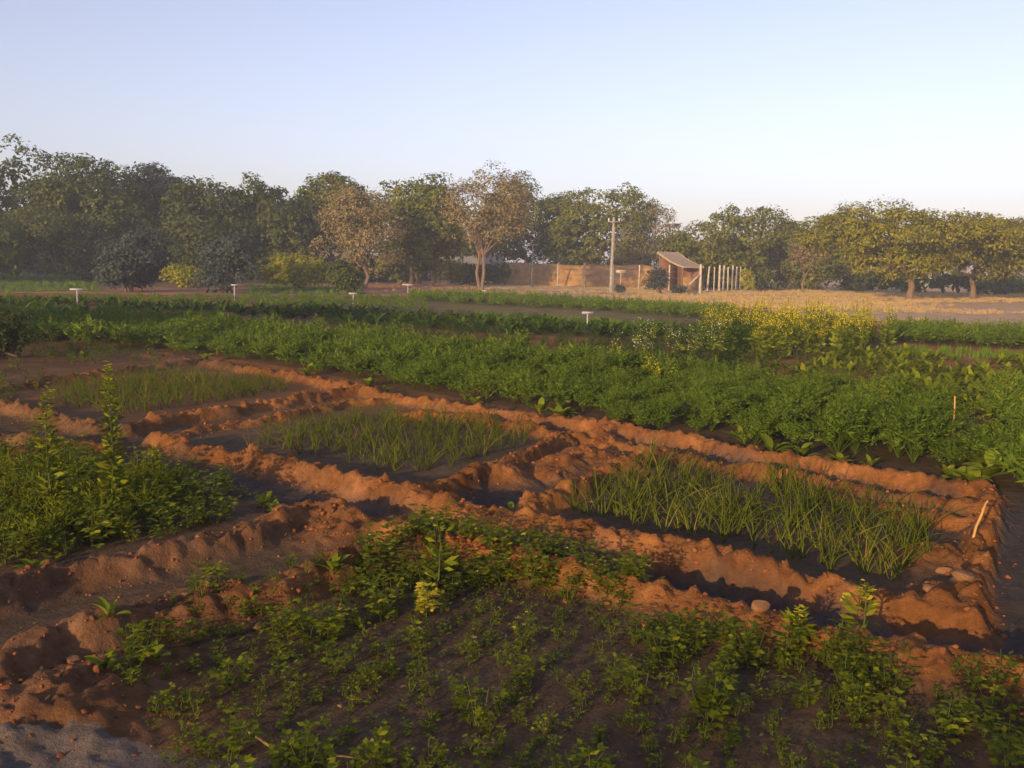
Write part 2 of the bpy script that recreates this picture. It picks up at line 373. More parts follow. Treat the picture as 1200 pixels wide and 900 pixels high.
RED = np.array((.245,.10,.030)); BED = np.array((.098,.066,.041)); DAMP = np.array((.06,.047,.044)); PTH = np.array((.125,.105,.095))
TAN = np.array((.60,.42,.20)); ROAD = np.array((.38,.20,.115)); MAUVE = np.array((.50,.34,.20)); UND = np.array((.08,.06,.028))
c = np.tile(BED, (len(xf), 1))
def mixc(c, col, k): return c * (1 - k[:, None]) + col * k[:, None]
jx = xf + .5 * (fbm(xf, yf, 1.0, 3, 50) - .5); jy = yf + .8 * (fbm(xf, yf, 1.2, 3, 51) - .5)
nz = fbm(xf, yf, .6, 3, 61)
ridm = np.zeros(len(xf))
for line, h, wd in RW: ridm = np.maximum(ridm, np.exp(-(dist_poly(xf, yf, line) / (wd * .92)) ** 4))
for (hx, hy), h, r in HW: ridm = np.maximum(ridm, np.clip(1.3 * np.exp(-((xf - hx) ** 2 + (yf - hy) ** 2) / r / r), 0, 1))
c = mixc(c, RED * 1.15, np.clip((yf - 8) / 6, 0, 1) * .8)
chm = np.zeros(len(xf))
for line in CHAN: chm = np.maximum(chm, np.exp(-(dist_poly(xf, yf, line) / .32) ** 4))
c = mixc(c, DAMP * 1.3, chm)
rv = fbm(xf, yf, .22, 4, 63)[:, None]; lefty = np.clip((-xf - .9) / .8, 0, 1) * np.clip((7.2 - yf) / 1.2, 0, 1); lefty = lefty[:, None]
REDV = (RED * (1 - lefty) + np.array((.17, .085, .045)) * lefty) * (.55 + .75 * rv) + np.array((.03, .035, .025)) * np.clip(rv - .5, 0, 1)  # left ridges browner: litter-covered soil, with shade on their faces partly painted in
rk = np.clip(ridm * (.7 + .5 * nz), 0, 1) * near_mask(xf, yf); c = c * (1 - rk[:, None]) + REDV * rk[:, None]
c = mixc(c, PTH, inpoly(jx, jy, PATH) * .9); c = mixc(c, PTH * .55, inpoly(xf, yf, SIDE) * (1 - ridm) * .9)  # side path painted darker in place of the shade lying on it
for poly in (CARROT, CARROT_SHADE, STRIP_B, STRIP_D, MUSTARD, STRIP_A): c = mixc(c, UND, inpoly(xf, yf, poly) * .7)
EDGE = GL([(-300,340),(300,348),(440,347),(560,343),(860,361),(1000,376),(1300,392),(1600,402)])
ey = np.interp(jx, [p[0] for p in EDGE], [p[1] for p in EDGE])
far = np.clip((jy - ey) / .6, 0, 1)
pat = np.clip((fbm(xf, yf, 7, 4, 70) - .42) * 6, 0, 1)
dry = TAN * pat[:, None] + MAUVE * (1 - pat[:, None])
left = np.clip((AT(560, 1) * yf - xf + 2) / 6, 0, 1)
dry = dry * (1 - left[:, None]) + ROAD * left[:, None]
c = c * (1 - far[:, None]) + dry * far[:, None]
tr = np.exp(-((yf - (57 - .1 * xf)) / 3) ** 2) * (xf < 8) * (.5 + .5 * nz)
c = mixc(c, ROAD, np.clip(tr, 0, 1))
LW = np.array((.075,.11,.02))
c = mixc(c, LW, (inpoly(jx, jy, LAWN_L) | inpoly(jx, jy, LAWN_M)) * .85)
GAP = GL([(200,345),(480,348),(600,356),(860,371),(1040,390),(1040,396),(860,392),(700,379),(560,371),(400,366)])
c = mixc(c, np.array((.16,.14,.055)), inpoly(jx, jy, GAP) * .85)
c = mixc(c, np.array((.07,.13,.02)), inpoly(jx, jy, STRIP_PALE) * .8)
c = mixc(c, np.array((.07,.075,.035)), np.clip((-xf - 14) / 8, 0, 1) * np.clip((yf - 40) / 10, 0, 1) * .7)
lb_ = inpoly(jx, jy, GL([(-300,392),(60,398),(200,412),(330,436),(180,436),(60,450),(30,470),(120,500),(180,510),(100,530),(-300,540)])); c = mixc(c, np.array((.11,.066,.036)), lb_ * .75)
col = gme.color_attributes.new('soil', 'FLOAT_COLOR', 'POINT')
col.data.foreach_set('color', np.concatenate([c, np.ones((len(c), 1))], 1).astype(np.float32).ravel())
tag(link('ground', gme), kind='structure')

# ------------------------------------------------------------------ plants (one of each kind, small variations)
rs = np.random.RandomState(7); random.seed(7)
def frond(mb, d, ln, bend, rs, nodes=9, size=.035, mi=0, lay=3):
    d = np.array(d, float); d /= np.linalg.norm(d)
    sd = np.cross(d, [0, 0, 1.]); sd /= np.linalg.norm(sd) + 1e-9; nm = np.cross(sd, d)
    p = np.zeros(3); P = [p.copy()]; D = []
    for i in range(nodes):
        th = bend * (i / nodes) ** 1.3; dd = d * math.cos(th) - nm * math.sin(th); D.append(dd); p = p + dd * ln / nodes; P.append(p.copy())
    mb.tube(P[::3] if (len(P) - 1) % 3 == 0 else P[::2], .0022, 3, mi, False)
    C = []; A = []; S = []; Ln = []
    for i in range(int(nodes * .3), nodes):
        t = (i - nodes * .3) / (nodes * .7); wv = size * (1.2 - .9 * t) * 2
        for sg in (-1, 1):
            a = D[i] * .6 + sd * sg + nm * rs.uniform(-.1, .5); a /= np.linalg.norm(a)
            base = P[i] + D[i] * rs.uniform(0, ln / nodes)
            for k in range(lay):
                q = base + a * wv * (.2 + .8 * k / lay); b = a + rs.normal(0, .5, 3); b /= np.linalg.norm(b)
                C.append(q); A.append(b); S.append(np.cross(b, rs.normal(size=3))); Ln.append(wv * rs.uniform(.45, .8))
    S = np.array(S); S /= np.linalg.norm(S, axis=1)[:, None] + 1e-9
    mb.leaves(C, A, S, Ln, np.array(Ln) * .24, mi)
def p_carrot(seed, n=13, nodes=9, lay=3, h=.36, size=.035, spread=.9):
    rs = np.random.RandomState(seed); mb = MB()
    for i in range(n):
        az = i * 2.4 + rs.uniform(-.3, .3); el = rs.uniform(.25, spread) * (i / n) ** .5
        frond(mb, (math.sin(el) * math.cos(az), math.sin(el) * math.sin(az), math.cos(el)), h * rs.uniform(.85, 1.2), rs.uniform(.5, 1.2), rs, nodes, size, 0, lay)
    return mb.arrays()
def p_onion(seed, n=6, h=.3):
    rs = np.random.RandomState(seed); mb = MB()
    for i in range(n):
        az = rs.uniform(0, 6.28); el = abs(rs.normal(0, .36)); ln = h * rs.uniform(.5, 1.2); bend = max(0, rs.normal(.45, .5))
        d = np.array((math.sin(el) * math.cos(az), math.sin(el) * math.sin(az), math.cos(el)))
        sd = np.cross(d, [0, 0, 1.]); sd /= np.linalg.norm(sd) + 1e-6; nm = np.cross(sd, d); p = np.array([rs.normal(0, .006), rs.normal(0, .006), -.01]); P = [p]
        kink = rs.uniform(.5, .8) if rs.rand() < .22 else 9
        for k in range(5):
            th = bend * (k / 4) + (1.5 if k / 5 > kink else 0); p = p + (d * math.cos(th) - nm * math.sin(th)) * ln / 5; P.append(p)
        mb.tube(P, [.0038, .0040, .0034, .0027, .0018, .0006], 4, 0, False)
    return mb.arrays()
def p_broad(seed, n=6, h=.2, wd=.045, mi=0, lean=.9, stemmed=True):
    rs = np.random.RandomState(seed); mb = MB()
    shp = lambda t: .12 + 1.0 * math.sin(min(1, max(0, (t - .22) / .78)) * math.pi) ** .7 if t > .22 else .1
    for i in range(n):
        az = i * 2.39 + rs.uniform(-.4, .4); el = rs.uniform(.25, lean)
        mb.blade((0, 0, -.01), (math.sin(el) * math.cos(az), math.sin(el) * math.sin(az), math.cos(el)), None, h * rs.uniform(.7, 1.25), wd * rs.uniform(.7, 1.15), rs.uniform(.3, 1.4), 8, mi, shape=shp, cup=rs.uniform(.1, .5))
    return mb.arrays()
def p_herb(seed, stems=5, h=.16, leaf=.022, flowers=0, leaves=9, mats=(0, 1, 2)):
    rs = np.random.RandomState(seed); mb = MB()
    for i in range(stems):
        az = rs.uniform(0, 6.28); el = rs.uniform(.05, .6); ln = h * rs.uniform(.6, 1.2)
        d = np.array((math.sin(el) * math.cos(az), math.sin(el) * math.sin(az), math.cos(el)))
        P = [np.array([0, 0, -.01]), d * ln * .5 + rs.normal(0, .008, 3), d * ln + np.array([0, 0, .01])]
        mb.tube(P, [.0024, .0019, .001], 3, 1, False)
        for k in range(leaves):
            t = .25 + .75 * (k + rs.rand()) / leaves; base = P[0] * (1 - t) + P[2] * t
            ph = rs.uniform(0, 6.28); out = np.array((math.cos(ph), math.sin(ph), rs.uniform(0, .7))); out /= np.linalg.norm(out)
            q = base + out * leaf * rs.uniform(.6, 1.6); C = []; A = []; S = []
            for j in (-1, 0, 1):
                an = ph + j * 1.0; a = np.array((math.cos(an), math.sin(an), rs.uniform(-.25, .35))); a /= np.linalg.norm(a)
                s_ = np.cross(a, [0, 0, 1.]) + rs.normal(0, .2, 3); C.append(q); A.append(a); S.append(s_ / np.linalg.norm(s_))
            L_ = leaf * rs.uniform(.8, 1.3); mb.leaves(C, A, S, L_, L_ * .62, 0)
        if flowers and rs.rand() < flowers:
            q = P[2]; C = np.tile(q, (4, 1)); A = np.array([(math.cos(a), math.sin(a), .3) for a in (0, 1.57, 3.14, 4.71)]); S = np.cross(A, [0, 0, 1.])
            mb.leaves(C, A, S, .009, .009, 2)
    return mb.arrays()
def p_mustard(seed, h=.95, fl=1.0, leafd=1.0):
    rs = np.random.RandomState(seed); mb = MB(); C = []; A = []; Ln = []; FC = []; FA = []
    for i in range(5):
        az = rs.uniform(0, 6.28); el = rs.uniform(.03, .30); ln = h * rs.uniform(.7, 1.1)
        d = np.array((math.sin(el) * math.cos(az), math.sin(el) * math.sin(az), math.cos(el)))
        P = [np.zeros(3), d * ln * .5 + rs.normal(0, .02, 3), d * ln]
        mb.tube(P, [.006, .004, .002], 3, 1, False)
        for k in range(int(15 * leafd)):
            t = rs.uniform(.05, .8); a = rs.normal(size=3); a[2] = abs(a[2]) * .3 - .1; a /= np.linalg.norm(a)
            C.append(d * ln * t + a * .015); A.append(a); Ln.append(.16 * (1.15 - t) * rs.uniform(.6, 1.1))
        for b in range(4):
            a = d + rs.normal(0, .35, 3); a /= np.linalg.norm(a); q0 = d * ln * rs.uniform(.62, .9); q1 = q0 + a * h * .16
            mb.tube([q0, (q0 + q1) / 2, q1], .0018, 3, 1, False)
            for f in range(int(9 * fl)):
                FC.append(q1 + rs.normal(0, .022, 3) - a * rs.uniform(0, .05)); v = rs.normal(size=3); FA.append(v / np.linalg.norm(v))
    A = np.array(A); mb.leaves(C, A, perp(A, rs), Ln, np.array(Ln) * .42, 0)
    if FC: FA = np.array(FA); mb.leaves(FC, FA, perp(FA, rs), .020, .019, 2)
    return mb.arrays()
def p_grass(seed, n=26, h=.3, r=.12, wd=.006, bend=.8):
    rs = np.random.RandomState(seed); mb = MB()
    for i in range(n):
        az = rs.uniform(0, 6.28); el = rs.uniform(0, .5); q = (rs.normal(0, r * .5), rs.normal(0, r * .5), -.02)
        mb.blade(q, (math.sin(el) * math.cos(az) + 1e-3, math.sin(el) * math.sin(az), math.cos(el)), None, h * rs.uniform(.6, 1.1), wd, rs.uniform(0, bend), 2)
    return mb.arrays()

def individuals(name, protos, places, mats, label, cat, group, cap=300, rest=None, smooth=False):
    """places: (x,y,z,rz,scale,proto). The ones that show largest become objects, the rest one stuff object."""
    places = sorted([p for p in places], key=lambda p: (not seen(p[0], p[1], 25), math.hypot(p[0], p[1])))
    vis = [p for p in places if seen(p[0], p[1], 25)]
    top = vis[:cap]; other = places[len(top):]
    mes = [mesh_of(name, a, mats, smooth) for a in protos]; first = {}
    for (x, y, z, rz, sc, pi) in top:
        if pi not in first: o = link(name, mes[pi]); first[pi] = o
        else: o = first[pi].copy(); COL.objects.link(o)
        o.location = (x, y, z); o.rotation_euler = (0, 0, rz); o.scale = (sc, sc, sc)
        tag(o, label(x, y) if callable(label) else label, cat, group)
    if other and rest:
        tag(link(rest, merged(rest, protos, other, mats, smooth)), kind='stuff')
    return len(top), len(other)
def place(xs, ys, npro, rs, s0=.8, s1=1.2, dz=0.0):
    z = H(xs, ys) + dz
    return [(float(a), float(b), float(cc), rs.uniform(0, 6.28), rs.uniform(s0, s1), rs.randint(npro)) for a, b, cc in zip(xs, ys, z)]
#@@PLANTS
# ------------------------------------------------------------------ trees and shrubs
def crown(mb, cen, r, rs, clumps=210, per=95, leaf=.25, cr=.8, mi=0, flat=0.0, fill=1100, lobes=13, open_=0.0, asp=.5, base_cut=-.85):
    cen = np.array(cen); r = np.array(r, float)
    L = []
    for i in range(lobes):
        u = unit(1, rs)[0]; u[2] = u[2] * .75 + .1; L.append((u * r * rs.uniform(.35, .68), rs.uniform(.36, .54)))
    L.append((np.array([0, 0, .1]) * r, .62))
    C = []
    while len(C) < clumps:
        lp, lr = L[rs.randint(len(L))]; u = unit(1, rs)[0]
        if u[2] < -.5 and rs.rand() < .7: continue
        q = lp + u * r * lr * rs.uniform(.75, 1.05)
        if q[2] < r[2] * base_cut: q[2] = r[2] * base_cut + rs.normal(0, .2)
        inside = sum((np.linalg.norm((q - l2) / (r * r2)) < .7) for l2, r2 in L)
        if inside and rs.rand() < .8: continue
        C.append((q, u))
    for q, u in C:
        n = int(per * rs.uniform(.5, 1.4)); s = cr * rs.uniform(.55, 1.3)
        v = unit(n, rs); rad = rs.uniform(.35, 1.0, n) ** .6
        p = q + v * rad[:, None] * s * np.array([1, 1, .62 - flat * .3])
        k = (v[:, 2] < -.35) & (rs.rand(n) < .6); p = p[~k]; v = v[~k]; n = len(v)
        nrm = v * .8 + u * .5 + np.array([0, 0, .45 + flat]) + rs.normal(0, .45, (n, 3)); nrm /= np.linalg.norm(nrm, axis=1)[:, None]
        a = perp(nrm, rs); sd = np.cross(a, nrm)
        ln = leaf * rs.uniform(.6, 1.35, n); mb.leaves(cen + p, a, sd, ln, ln * asp, mi)
    if fill:
        lp = np.array([l[0] for l in L])[rs.randint(len(L), size=fill)]; lr = .42
        p = lp + unit(fill, rs) * (rs.rand(fill) ** .5)[:, None] * r * lr * .85; p[:, 2] = np.maximum(p[:, 2], r[2] * base_cut)
        a = unit(fill, rs); mb.leaves(cen + p, a, perp(a, rs), leaf * 1.9, leaf * 1.2, mi)
    return [l[0] for l in L], [q for q, u in C]
def limbs(h, fork, rt, targets, rs, cen, twigs=None, nfork=5, lean=0.0, stems=1):
    mb = MB()
    for s_ in range(stems):
        bx, by = (0, 0) if stems == 1 else (rs.normal(0, .07 * h), rs.normal(0, .05 * h)); fk = fork * rs.uniform(.85, 1.1)
        top = np.array([bx + rs.normal(0, .12) + lean, by + rs.normal(0, .12), fk])
        mid = np.array([bx + rs.normal(0, .08) + lean * .4, by, fk * .5])
        mb.tube([(bx, by, -.15), (bx, by, .12), mid, top], [rt * 1.45, rt * 1.1, rt * .92, rt * .8], 8)
        for i in range(nfork):
            t = targets[(i * stems + s_) % len(targets)] + cen; m = (top + t) / 2 + np.array([0, 0, -.1 * h * .3]) + rs.normal(0, .12, 3)
            mb.tube([top - (0, 0, .12), top + (m - top) * .5, m, t], [rt * .55, rt * .42, rt * .3, rt * .1], 6)
            if twigs:
                for k in range(6):
                    q = twigs[rs.randint(len(twigs))] + cen
                    if np.linalg.norm(q - t) < h * .35:
                        s0 = m + (t - m) * rs.uniform(0, .9); mb.tube([s0, (s0 + q) / 2 + rs.normal(0, .1, 3), q], [rt * .16, rt * .1, rt * .04], 4, 0, False)
    return mb
def tree(name, label, px, d, ytop, hw, cb, leafm, cat='tree', group=None, seed=0, trunk=.16, fork=None, trunkpx=None, **kw):
    rs = np.random.RandomState(1000 + seed); x = AT(trunkpx or px, d); z = Hs(x, d); off = AT(px, d) - x
    h = ZT(px, ytop, d) - z; rx = hw / F * d; cbz = h * (cb - (.26 if cb < .3 and 'flat' not in kw else .04)); stems = kw.pop('stems', 1)
    root = link(name, None, loc=(x, d, z)); tag(root, label, cat, group)
    mb = MB(); ry = kw.pop('ry', rx * .9); cz = (h + cbz) / 2; cen = np.array([off, 0, cz])
    lob, tw = crown(mb, cen, (rx * 1.12, ry, (h - cbz) / 2 * 1.1), rs, **kw)
    link('crown', mesh_of('crown', mb.arrays(), [leafm]), root)
    tb = limbs(h, fork or max(cbz * 1.05, h * .2), trunk, lob, rs, cen, tw, stems=stems)
    link('trunk', mesh_of('trunk', tb.arrays(), ['bark'], True), root)
    return root
TREES = [
 # px, d, ytop, half width px, crown base, leaves, label, kw
 ('broadleaf_tree', 18, 62, 172, 88, .22, 'darkneem', 'tall dark tree cut by the left edge of the photo, highest crown of the row', {}),
 ('broadleaf_tree', 112, 60, 172, 76, .22, 'darkneem', 'tall dark green tree rising behind the bluish shrub, second from the left', {}),
 ('broadleaf_tree', 190, 64, 180, 54, .2, 'grey', 'tall greyish thin-topped tree between two dark green trees on the left', dict(clumps=250)),
 ('broadleaf_tree', 252, 61, 200, 66, .2, 'darkneem', 'dark green tree right of the greyish tree, above the second bluish shrub', {}),
 ('broadleaf_tree', 318, 63, 212, 64, .2, 'darkneem', 'dark round tree standing behind the yellow green vine mound', {}),
 ('broadleaf_tree', 392, 66, 203, 60, .2, 'neem', 'greenish tree peeping out behind and above the left brown tree', {}),
 ('dry_tree', 428, 57, 214, 52, .24, 'dry', 'brown half-bare tree behind the dark round bush, leftmost brown tree', dict(clumps=150, per=90, leaf=.17, fill=120, trunk=.13)),
 ('broadleaf_tree', 497, 64, 205, 66, .26, 'neem', 'dense green tree with shaded trunks between the two left brown trees', dict(stems=3)),
 ('dry_tree', 572, 57, 196, 48, .33, 'dry', 'tall pinkish brown tree with slim bare trunks at the field edge', dict(clumps=150, per=90, leaf=.16, fill=100, trunk=.11, stems=2, trunkpx=566)),
 ('broadleaf_tree', 614, 80, 204, 56, .24, 'darkneem', 'dark green tree partly hidden behind the pinkish brown tree', {}),
 ('broadleaf_tree', 700, 79, 206, 86, .24, 'neem', 'broad green tree behind the utility pole', dict(clumps=250)),
 ('dry_tree', 757, 77, 226, 42, .24, 'dry', 'light brown tree leaning on the broad green tree, above the shed', dict(clumps=130, per=90, leaf=.17, fill=140)),
 ('broadleaf_tree', 848, 72, 236, 84, .16, 'neem', 'wide green tree behind the slab pen, right of the shed roof', dict(clumps=250)),
 ('broadleaf_tree', 958, 74, 246, 64, .16, 'neem', 'green tree behind the small brown tree', {}),
 ('dry_tree', 943, 62, 272, 23, .34, 'dry', 'small brown tree in front of the green trees, right of the pen', dict(clumps=45, per=75, leaf=.15, cr=.5, fill=60, trunk=.08)),
 ('spreading_tree', 1062, 53, 240, 106, .21, 'acacia', 'wide flat-topped tree on a forked bare trunk in the dry grass', dict(clumps=320, per=110, flat=.4, leaf=.2, trunk=.2, fork=1.5, cr=.8, trunkpx=1068, fill=700, asp=.45)),
 ('spreading_tree', 1150, 57, 248, 84, .20, 'acacia', 'flat-topped yellowish tree near the right edge, with a dark trunk', dict(clumps=250, per=110, flat=.4, leaf=.2, trunk=.17, fork=1.4, trunkpx=1143, fill=600, asp=.45)),
 ('spreading_tree', 1232, 60, 266, 60, .28, 'acacia', 'rightmost spreading tree, cut by the edge of the photo', dict(clumps=130, flat=.4, leaf=.2, trunk=.15)),
 ('broadleaf_tree', -70, 60, 185, 80, .2, 'darkneem', 'dark tree at the far left, mostly outside the photo', {}),
]
for i, (nm, px, d, yt, hw, cb, lm, lb, kw) in enumerate(TREES):
    tree(nm, lb, px, d, yt, hw, cb, lm, group='trees along the back of the field', seed=i, **kw)
# unseen trees added past the left edge to shade tree row and left field
for i, (x, y, h) in enumerate([(-62, 36, 12), (-54, 30, 10), (-46, 33, 9), (-16, 9.5, 4.6), (-14.5, 13.5, 3.6)]):
    rs_ = np.random.RandomState(50 + i); root = tag(link('shade_tree', None, loc=(x, y, 0)), 'unseen tree added left of the field for its shade', 'tree', 'unseen trees added for shade')
    mb = MB(); cen = np.array([0, 0, h * .56]); lob, tw = crown(mb, cen, (5.2 if h > 6 else 2.4, 4.6 if h > 6 else 2.2, h * .46), rs_, clumps=110, per=60, leaf=.4)
    link('crown', mesh_of('crown', mb.arrays(), ['darkneem']), root); link('trunk', mesh_of('trunk', limbs(h, h * .25, .2, lob, rs_, cen).arrays(), ['bark'], True), root)

def shrub(name, label, px, d, ytop, ybase, hw, leafm, seed, cat='shrub', squash=1.0, cz=.5, **kw):
    rs_ = np.random.RandomState(2000 + seed); x = AT(px, d); z = Hs(x, d)
    h = ZT(px, ytop, d) - z; rx = hw / F * d
    root = tag(link(name, None, loc=(x, d, z)), label, cat)
    mb = MB(); K = dict(clumps=60, per=80, leaf=.15, cr=.45, fill=250, lobes=7, base_cut=-.9); K.update(kw)
    lob, tw = crown(mb, (0, 0, h * cz), (rx * 1.1, rx * squash, h * (1.05 - cz)), rs_, **K)
    link('foliage', mesh_of('foliage', mb.arrays(), [leafm]), root)
    link('stems', mesh_of('stems', limbs(h, h * .2, .05, lob, rs_, np.array([0, 0, h * .5]), stems=3).arrays(), ['bark'], True), root)
shrub('shrub', 'bluish grey shrub at the field edge, left of the yellow bush', 150, 43, 264, 343, 50, 'grey', 1, clumps=170, cz=.42, fill=700, base_cut=-.75)
shrub('shrub', 'bluish grey shrub beside the yellow green mound, behind a small sign', 266, 44, 274, 338, 34, 'grey', 2, clumps=120, cz=.42, fill=500, base_cut=-.75)
shrub('bamboo_clump', 'tall feathery greenish clump at the left edge below the dark trees', 55, 56, 238, 322, 52, 'bamboo', 3, 'bamboo', clumps=110, leaf=.22, asp=.25, cr=.6)
shrub('bamboo_clump', 'low feathery clump at the very left edge of the photo', 2, 53, 262, 322, 26, 'bamboo', 4, 'bamboo', clumps=60, leaf=.22, asp=.25)
shrub('vine_mound', 'long yellow green mound of vines left of the dark round bush', 345, 50, 302, 332, 42, 'vine', 5, 'vine', squash=.6, clumps=90)
shrub('yellow_bush', 'yellow green bush between the two bluish shrubs', 214, 51, 312, 338, 22, 'vine', 6, 'bush')
shrub('round_bush', 'dark round bush at the right end of the vine mound', 405, 46, 303, 342, 19, 'darkneem', 7, 'bush', clumps=60, cz=.42, base_cut=-.75)
shrub('shrub', 'grey green shrub in front of the shed by a fence post', 774, 56, 311, 345, 15, 'grey', 8, clumps=45, leaf=.11, cr=.3)
shrub('shrub', 'small grey shrub right of the pole foot', 727, 54, 333, 347, 6, 'grey', 9, clumps=18, leaf=.08, cr=.18, fill=60)
shrub('shrub', 'yellowish bush at the far end of the slab pen', 876, 66, 315, 333, 7, 'vine', 10, clumps=20, cr=.3)
shrub('round_bush', 'dark shaded bush at the left edge beside the carrot field', -6, 14.5, 362, 428, 38, 'darkneem', 11, 'bush', clumps=70, leaf=.06, cr=.18, fill=250)
shrub('shrub', 'low grey plant at the foot of the shed shrub', 797, 55, 335, 348, 9, 'grey', 12, clumps=20, leaf=.08, cr=.2, fill=60)
# undergrowth under the tree row
rs_ = np.random.RandomState(5); mb = MB()
for i in range(150):
    px = rs_.uniform(-120, 1320); d = rs_.uniform(70, 84); x = AT(px, d)
    if 590 < px < 860 and d < 76: continue
    if rs_.rand() < .25 and px > 900: continue
    crown(mb, (x, d, .7), (1.9, 1.2, rs_.uniform(.9, 2.1)), rs_, clumps=9, per=45, leaf=.3, cr=.7, fill=70, lobes=3)
tag(link('undergrowth', mesh_of('undergrowth', mb.arrays(), ['darkneem'])), kind='stuff')
mb = MB()
for i in range(46):
    x = -130 + i * 6.5 + rs_.normal(0, 1.5); d = rs_.uniform(104, 125)
    crown(mb, (x, d, 2.6), (4.6, 3.5, rs_.uniform(2.4, 3.6)), rs_, clumps=45, per=36, leaf=.55, cr=1.2, fill=240, lobes=6)
tag(link('far_woods', mesh_of('far_woods', mb.arrays(), ['darkneem'])), kind='stuff')

# ------------------------------------------------------------------ buildings, walls, fence, pole, shed
def bm_box(mb, x0, x1, y0, y1, z0, z1, mi=0): mb.box(((x0 + x1) / 2, (y0 + y1) / 2, (z0 + z1) / 2), (x1 - x0, y1 - y0, z1 - z0), mi)
def part(name, mb, mats, parent, smooth=False): return link(name, mesh_of(name, mb.arrays(), mats, smooth), parent)
def wall(label, xa, xb, y, h, mat, t=.25):
    root = tag(link('boundary_wall', None, loc=((xa + xb) / 2, y, 0)), label, 'wall'); L = (xb - xa) / 2
    mb = MB(); bm_box(mb, -L, L, -t / 2, t / 2, -.2, h - .003); part('wall', mb, [mat], root)
    mb = MB(); bm_box(mb, -L - .05, L + .05, -t / 2 - .06, t / 2 + .06, h, h + .12); part('coping', mb, [mat], root)
wall('long bluish grey wall behind the trunks left of the pinkish brown tree', AT(300, 88), AT(592, 88), 88, 2.3, 'wallgrey')
wall('pale low wall seen under the flat-topped trees', AT(985, 96), AT(1260, 96), 96, 1.9, 'wallgrey')
def hut(label, px, y, wd, dp, h, wallm, door=True):
    x = AT(px, y); root = tag(link('small_building', None, loc=(x, y, 0)), label, 'building')
    mb = MB(); w2 = wd / 2
    bm_box(mb, -w2, w2, .0, dp, -.2, h); part('wall', mb, [wallm], root)
    mb = MB(); bm_box(mb, -w2 - .3, w2 + .3, -.35, dp + .3, h + .003, h + .18); part('roof', mb, ['wallwhite'], root)
    mb = MB(); bm_box(mb, -.45, .45, -.04, .02, 0, 2.05); part('door', mb, ['darkopen'], root)
    for s_ in (-1, 1):
        mb = MB(); bm_box(mb, s_ * wd * .3 - .4, s_ * wd * .3 + .4, -.03, .02, 1.1, 2.0); wn = part('window', mb, ['darkopen'], root)
        mb = MB(); bm_box(mb, s_ * wd * .3 - .5, s_ * wd * .3 + .5, -.10, .0, 1.0, 1.09); part('sill', mb, ['wallwhite'], wn)
hut('small cream building glimpsed between the left dark trees', 198, 86, 4.6, 4, 3.4, 'wallwhite')
hut('whitewashed building glimpsed under the flat-topped trees', 1098, 92, 6.0, 5, 2.0, 'wallgrey')

# mud bank behind the fence
rsb = np.random.RandomState(3); bx0, bx1, byc = AT(592, 76), AT(800, 70), 75
xs_ = np.linspace(bx0 - 1, bx1 + 2, 90); vs_ = np.linspace(-1, 1, 26); BX, BV = np.meshgrid(xs_, vs_)
hgt = (1.62 + .3 * fbm(BX, BV * 2, 1.6, 3, 90)) * np.clip((BX - bx0 + 1) / 1.2, 0, 1) ** .5 * np.clip((bx1 + 2 - BX) / 1.5, 0, 1) ** .5
prof = np.clip(1.25 * (1 - np.abs(BV) ** 2.2), 0, 1); BZ = hgt * prof + .14 * (fbm(BX * 1.0, BV * 3, .5, 3, 91) - .5) * prof - .1
BY = byc - .22 * (BX - bx0) + BV * 2.0 + .3 * fbm(BX, BV, 1.5, 2, 92)
n_, m_ = BX.shape; i_ = (np.arange(n_ - 1)[:, None] * m_ + np.arange(m_ - 1)[None]).ravel()
tag(link('earth_bank', mesh_of('earth_bank', (np.stack([BX.ravel(), BY.ravel(), BZ.ravel()], 1), np.stack([i_, i_ + 1, i_ + m_ + 1, i_ + m_], 1), np.zeros(len(i_), int)), ['mud'], True)), kind='structure')

# wire fence
def post_mb(h, w=.11, lean=(0, 0)):
    mb = MB(); mb.tube([(0, 0, -.25), (lean[0] * .5, lean[1] * .5, h * .5), (lean[0], lean[1], h - .02), (lean[0], lean[1], h)], [w * .72, w * .68, w * .62, w * .45], 4); return mb
fp = [(593,76),(621,73.5),(654,71),(686,68.7),(719,66.5),(750,64.2),(785,61.5),(822,59)]
root = tag(link('wire_fence', None, loc=(AT(593, 76), 76, 0)), 'wire fence on pale concrete posts in front of the orange mud bank', 'fence')
base = np.array([AT(593, 76), 76, 0.]); P = []
for i, (px, d) in enumerate(fp):
    x = AT(px, d); z = Hs(x, d); hh = 1.75 if i < 7 else 1.85
    o = part('post', post_mb(hh, .09 if i < 7 else .15, (rsb.normal(0, .05), 0)), ['concrete'], root); o.location = np.array([x, d, z]) - base; P.append(np.array([x, d, z]) - base)
for hz in (.45, .9, 1.3, 1.62):
    mb = MB()
    for a, b in zip(P[:-1], P[1:]): mb.tube([a + (0, 0, hz), (a + b) / 2 + (0, 0, hz - .03), b + (0, 0, hz)], .009, 4, 0, False)
    part('wire', mb, ['wire'], root)
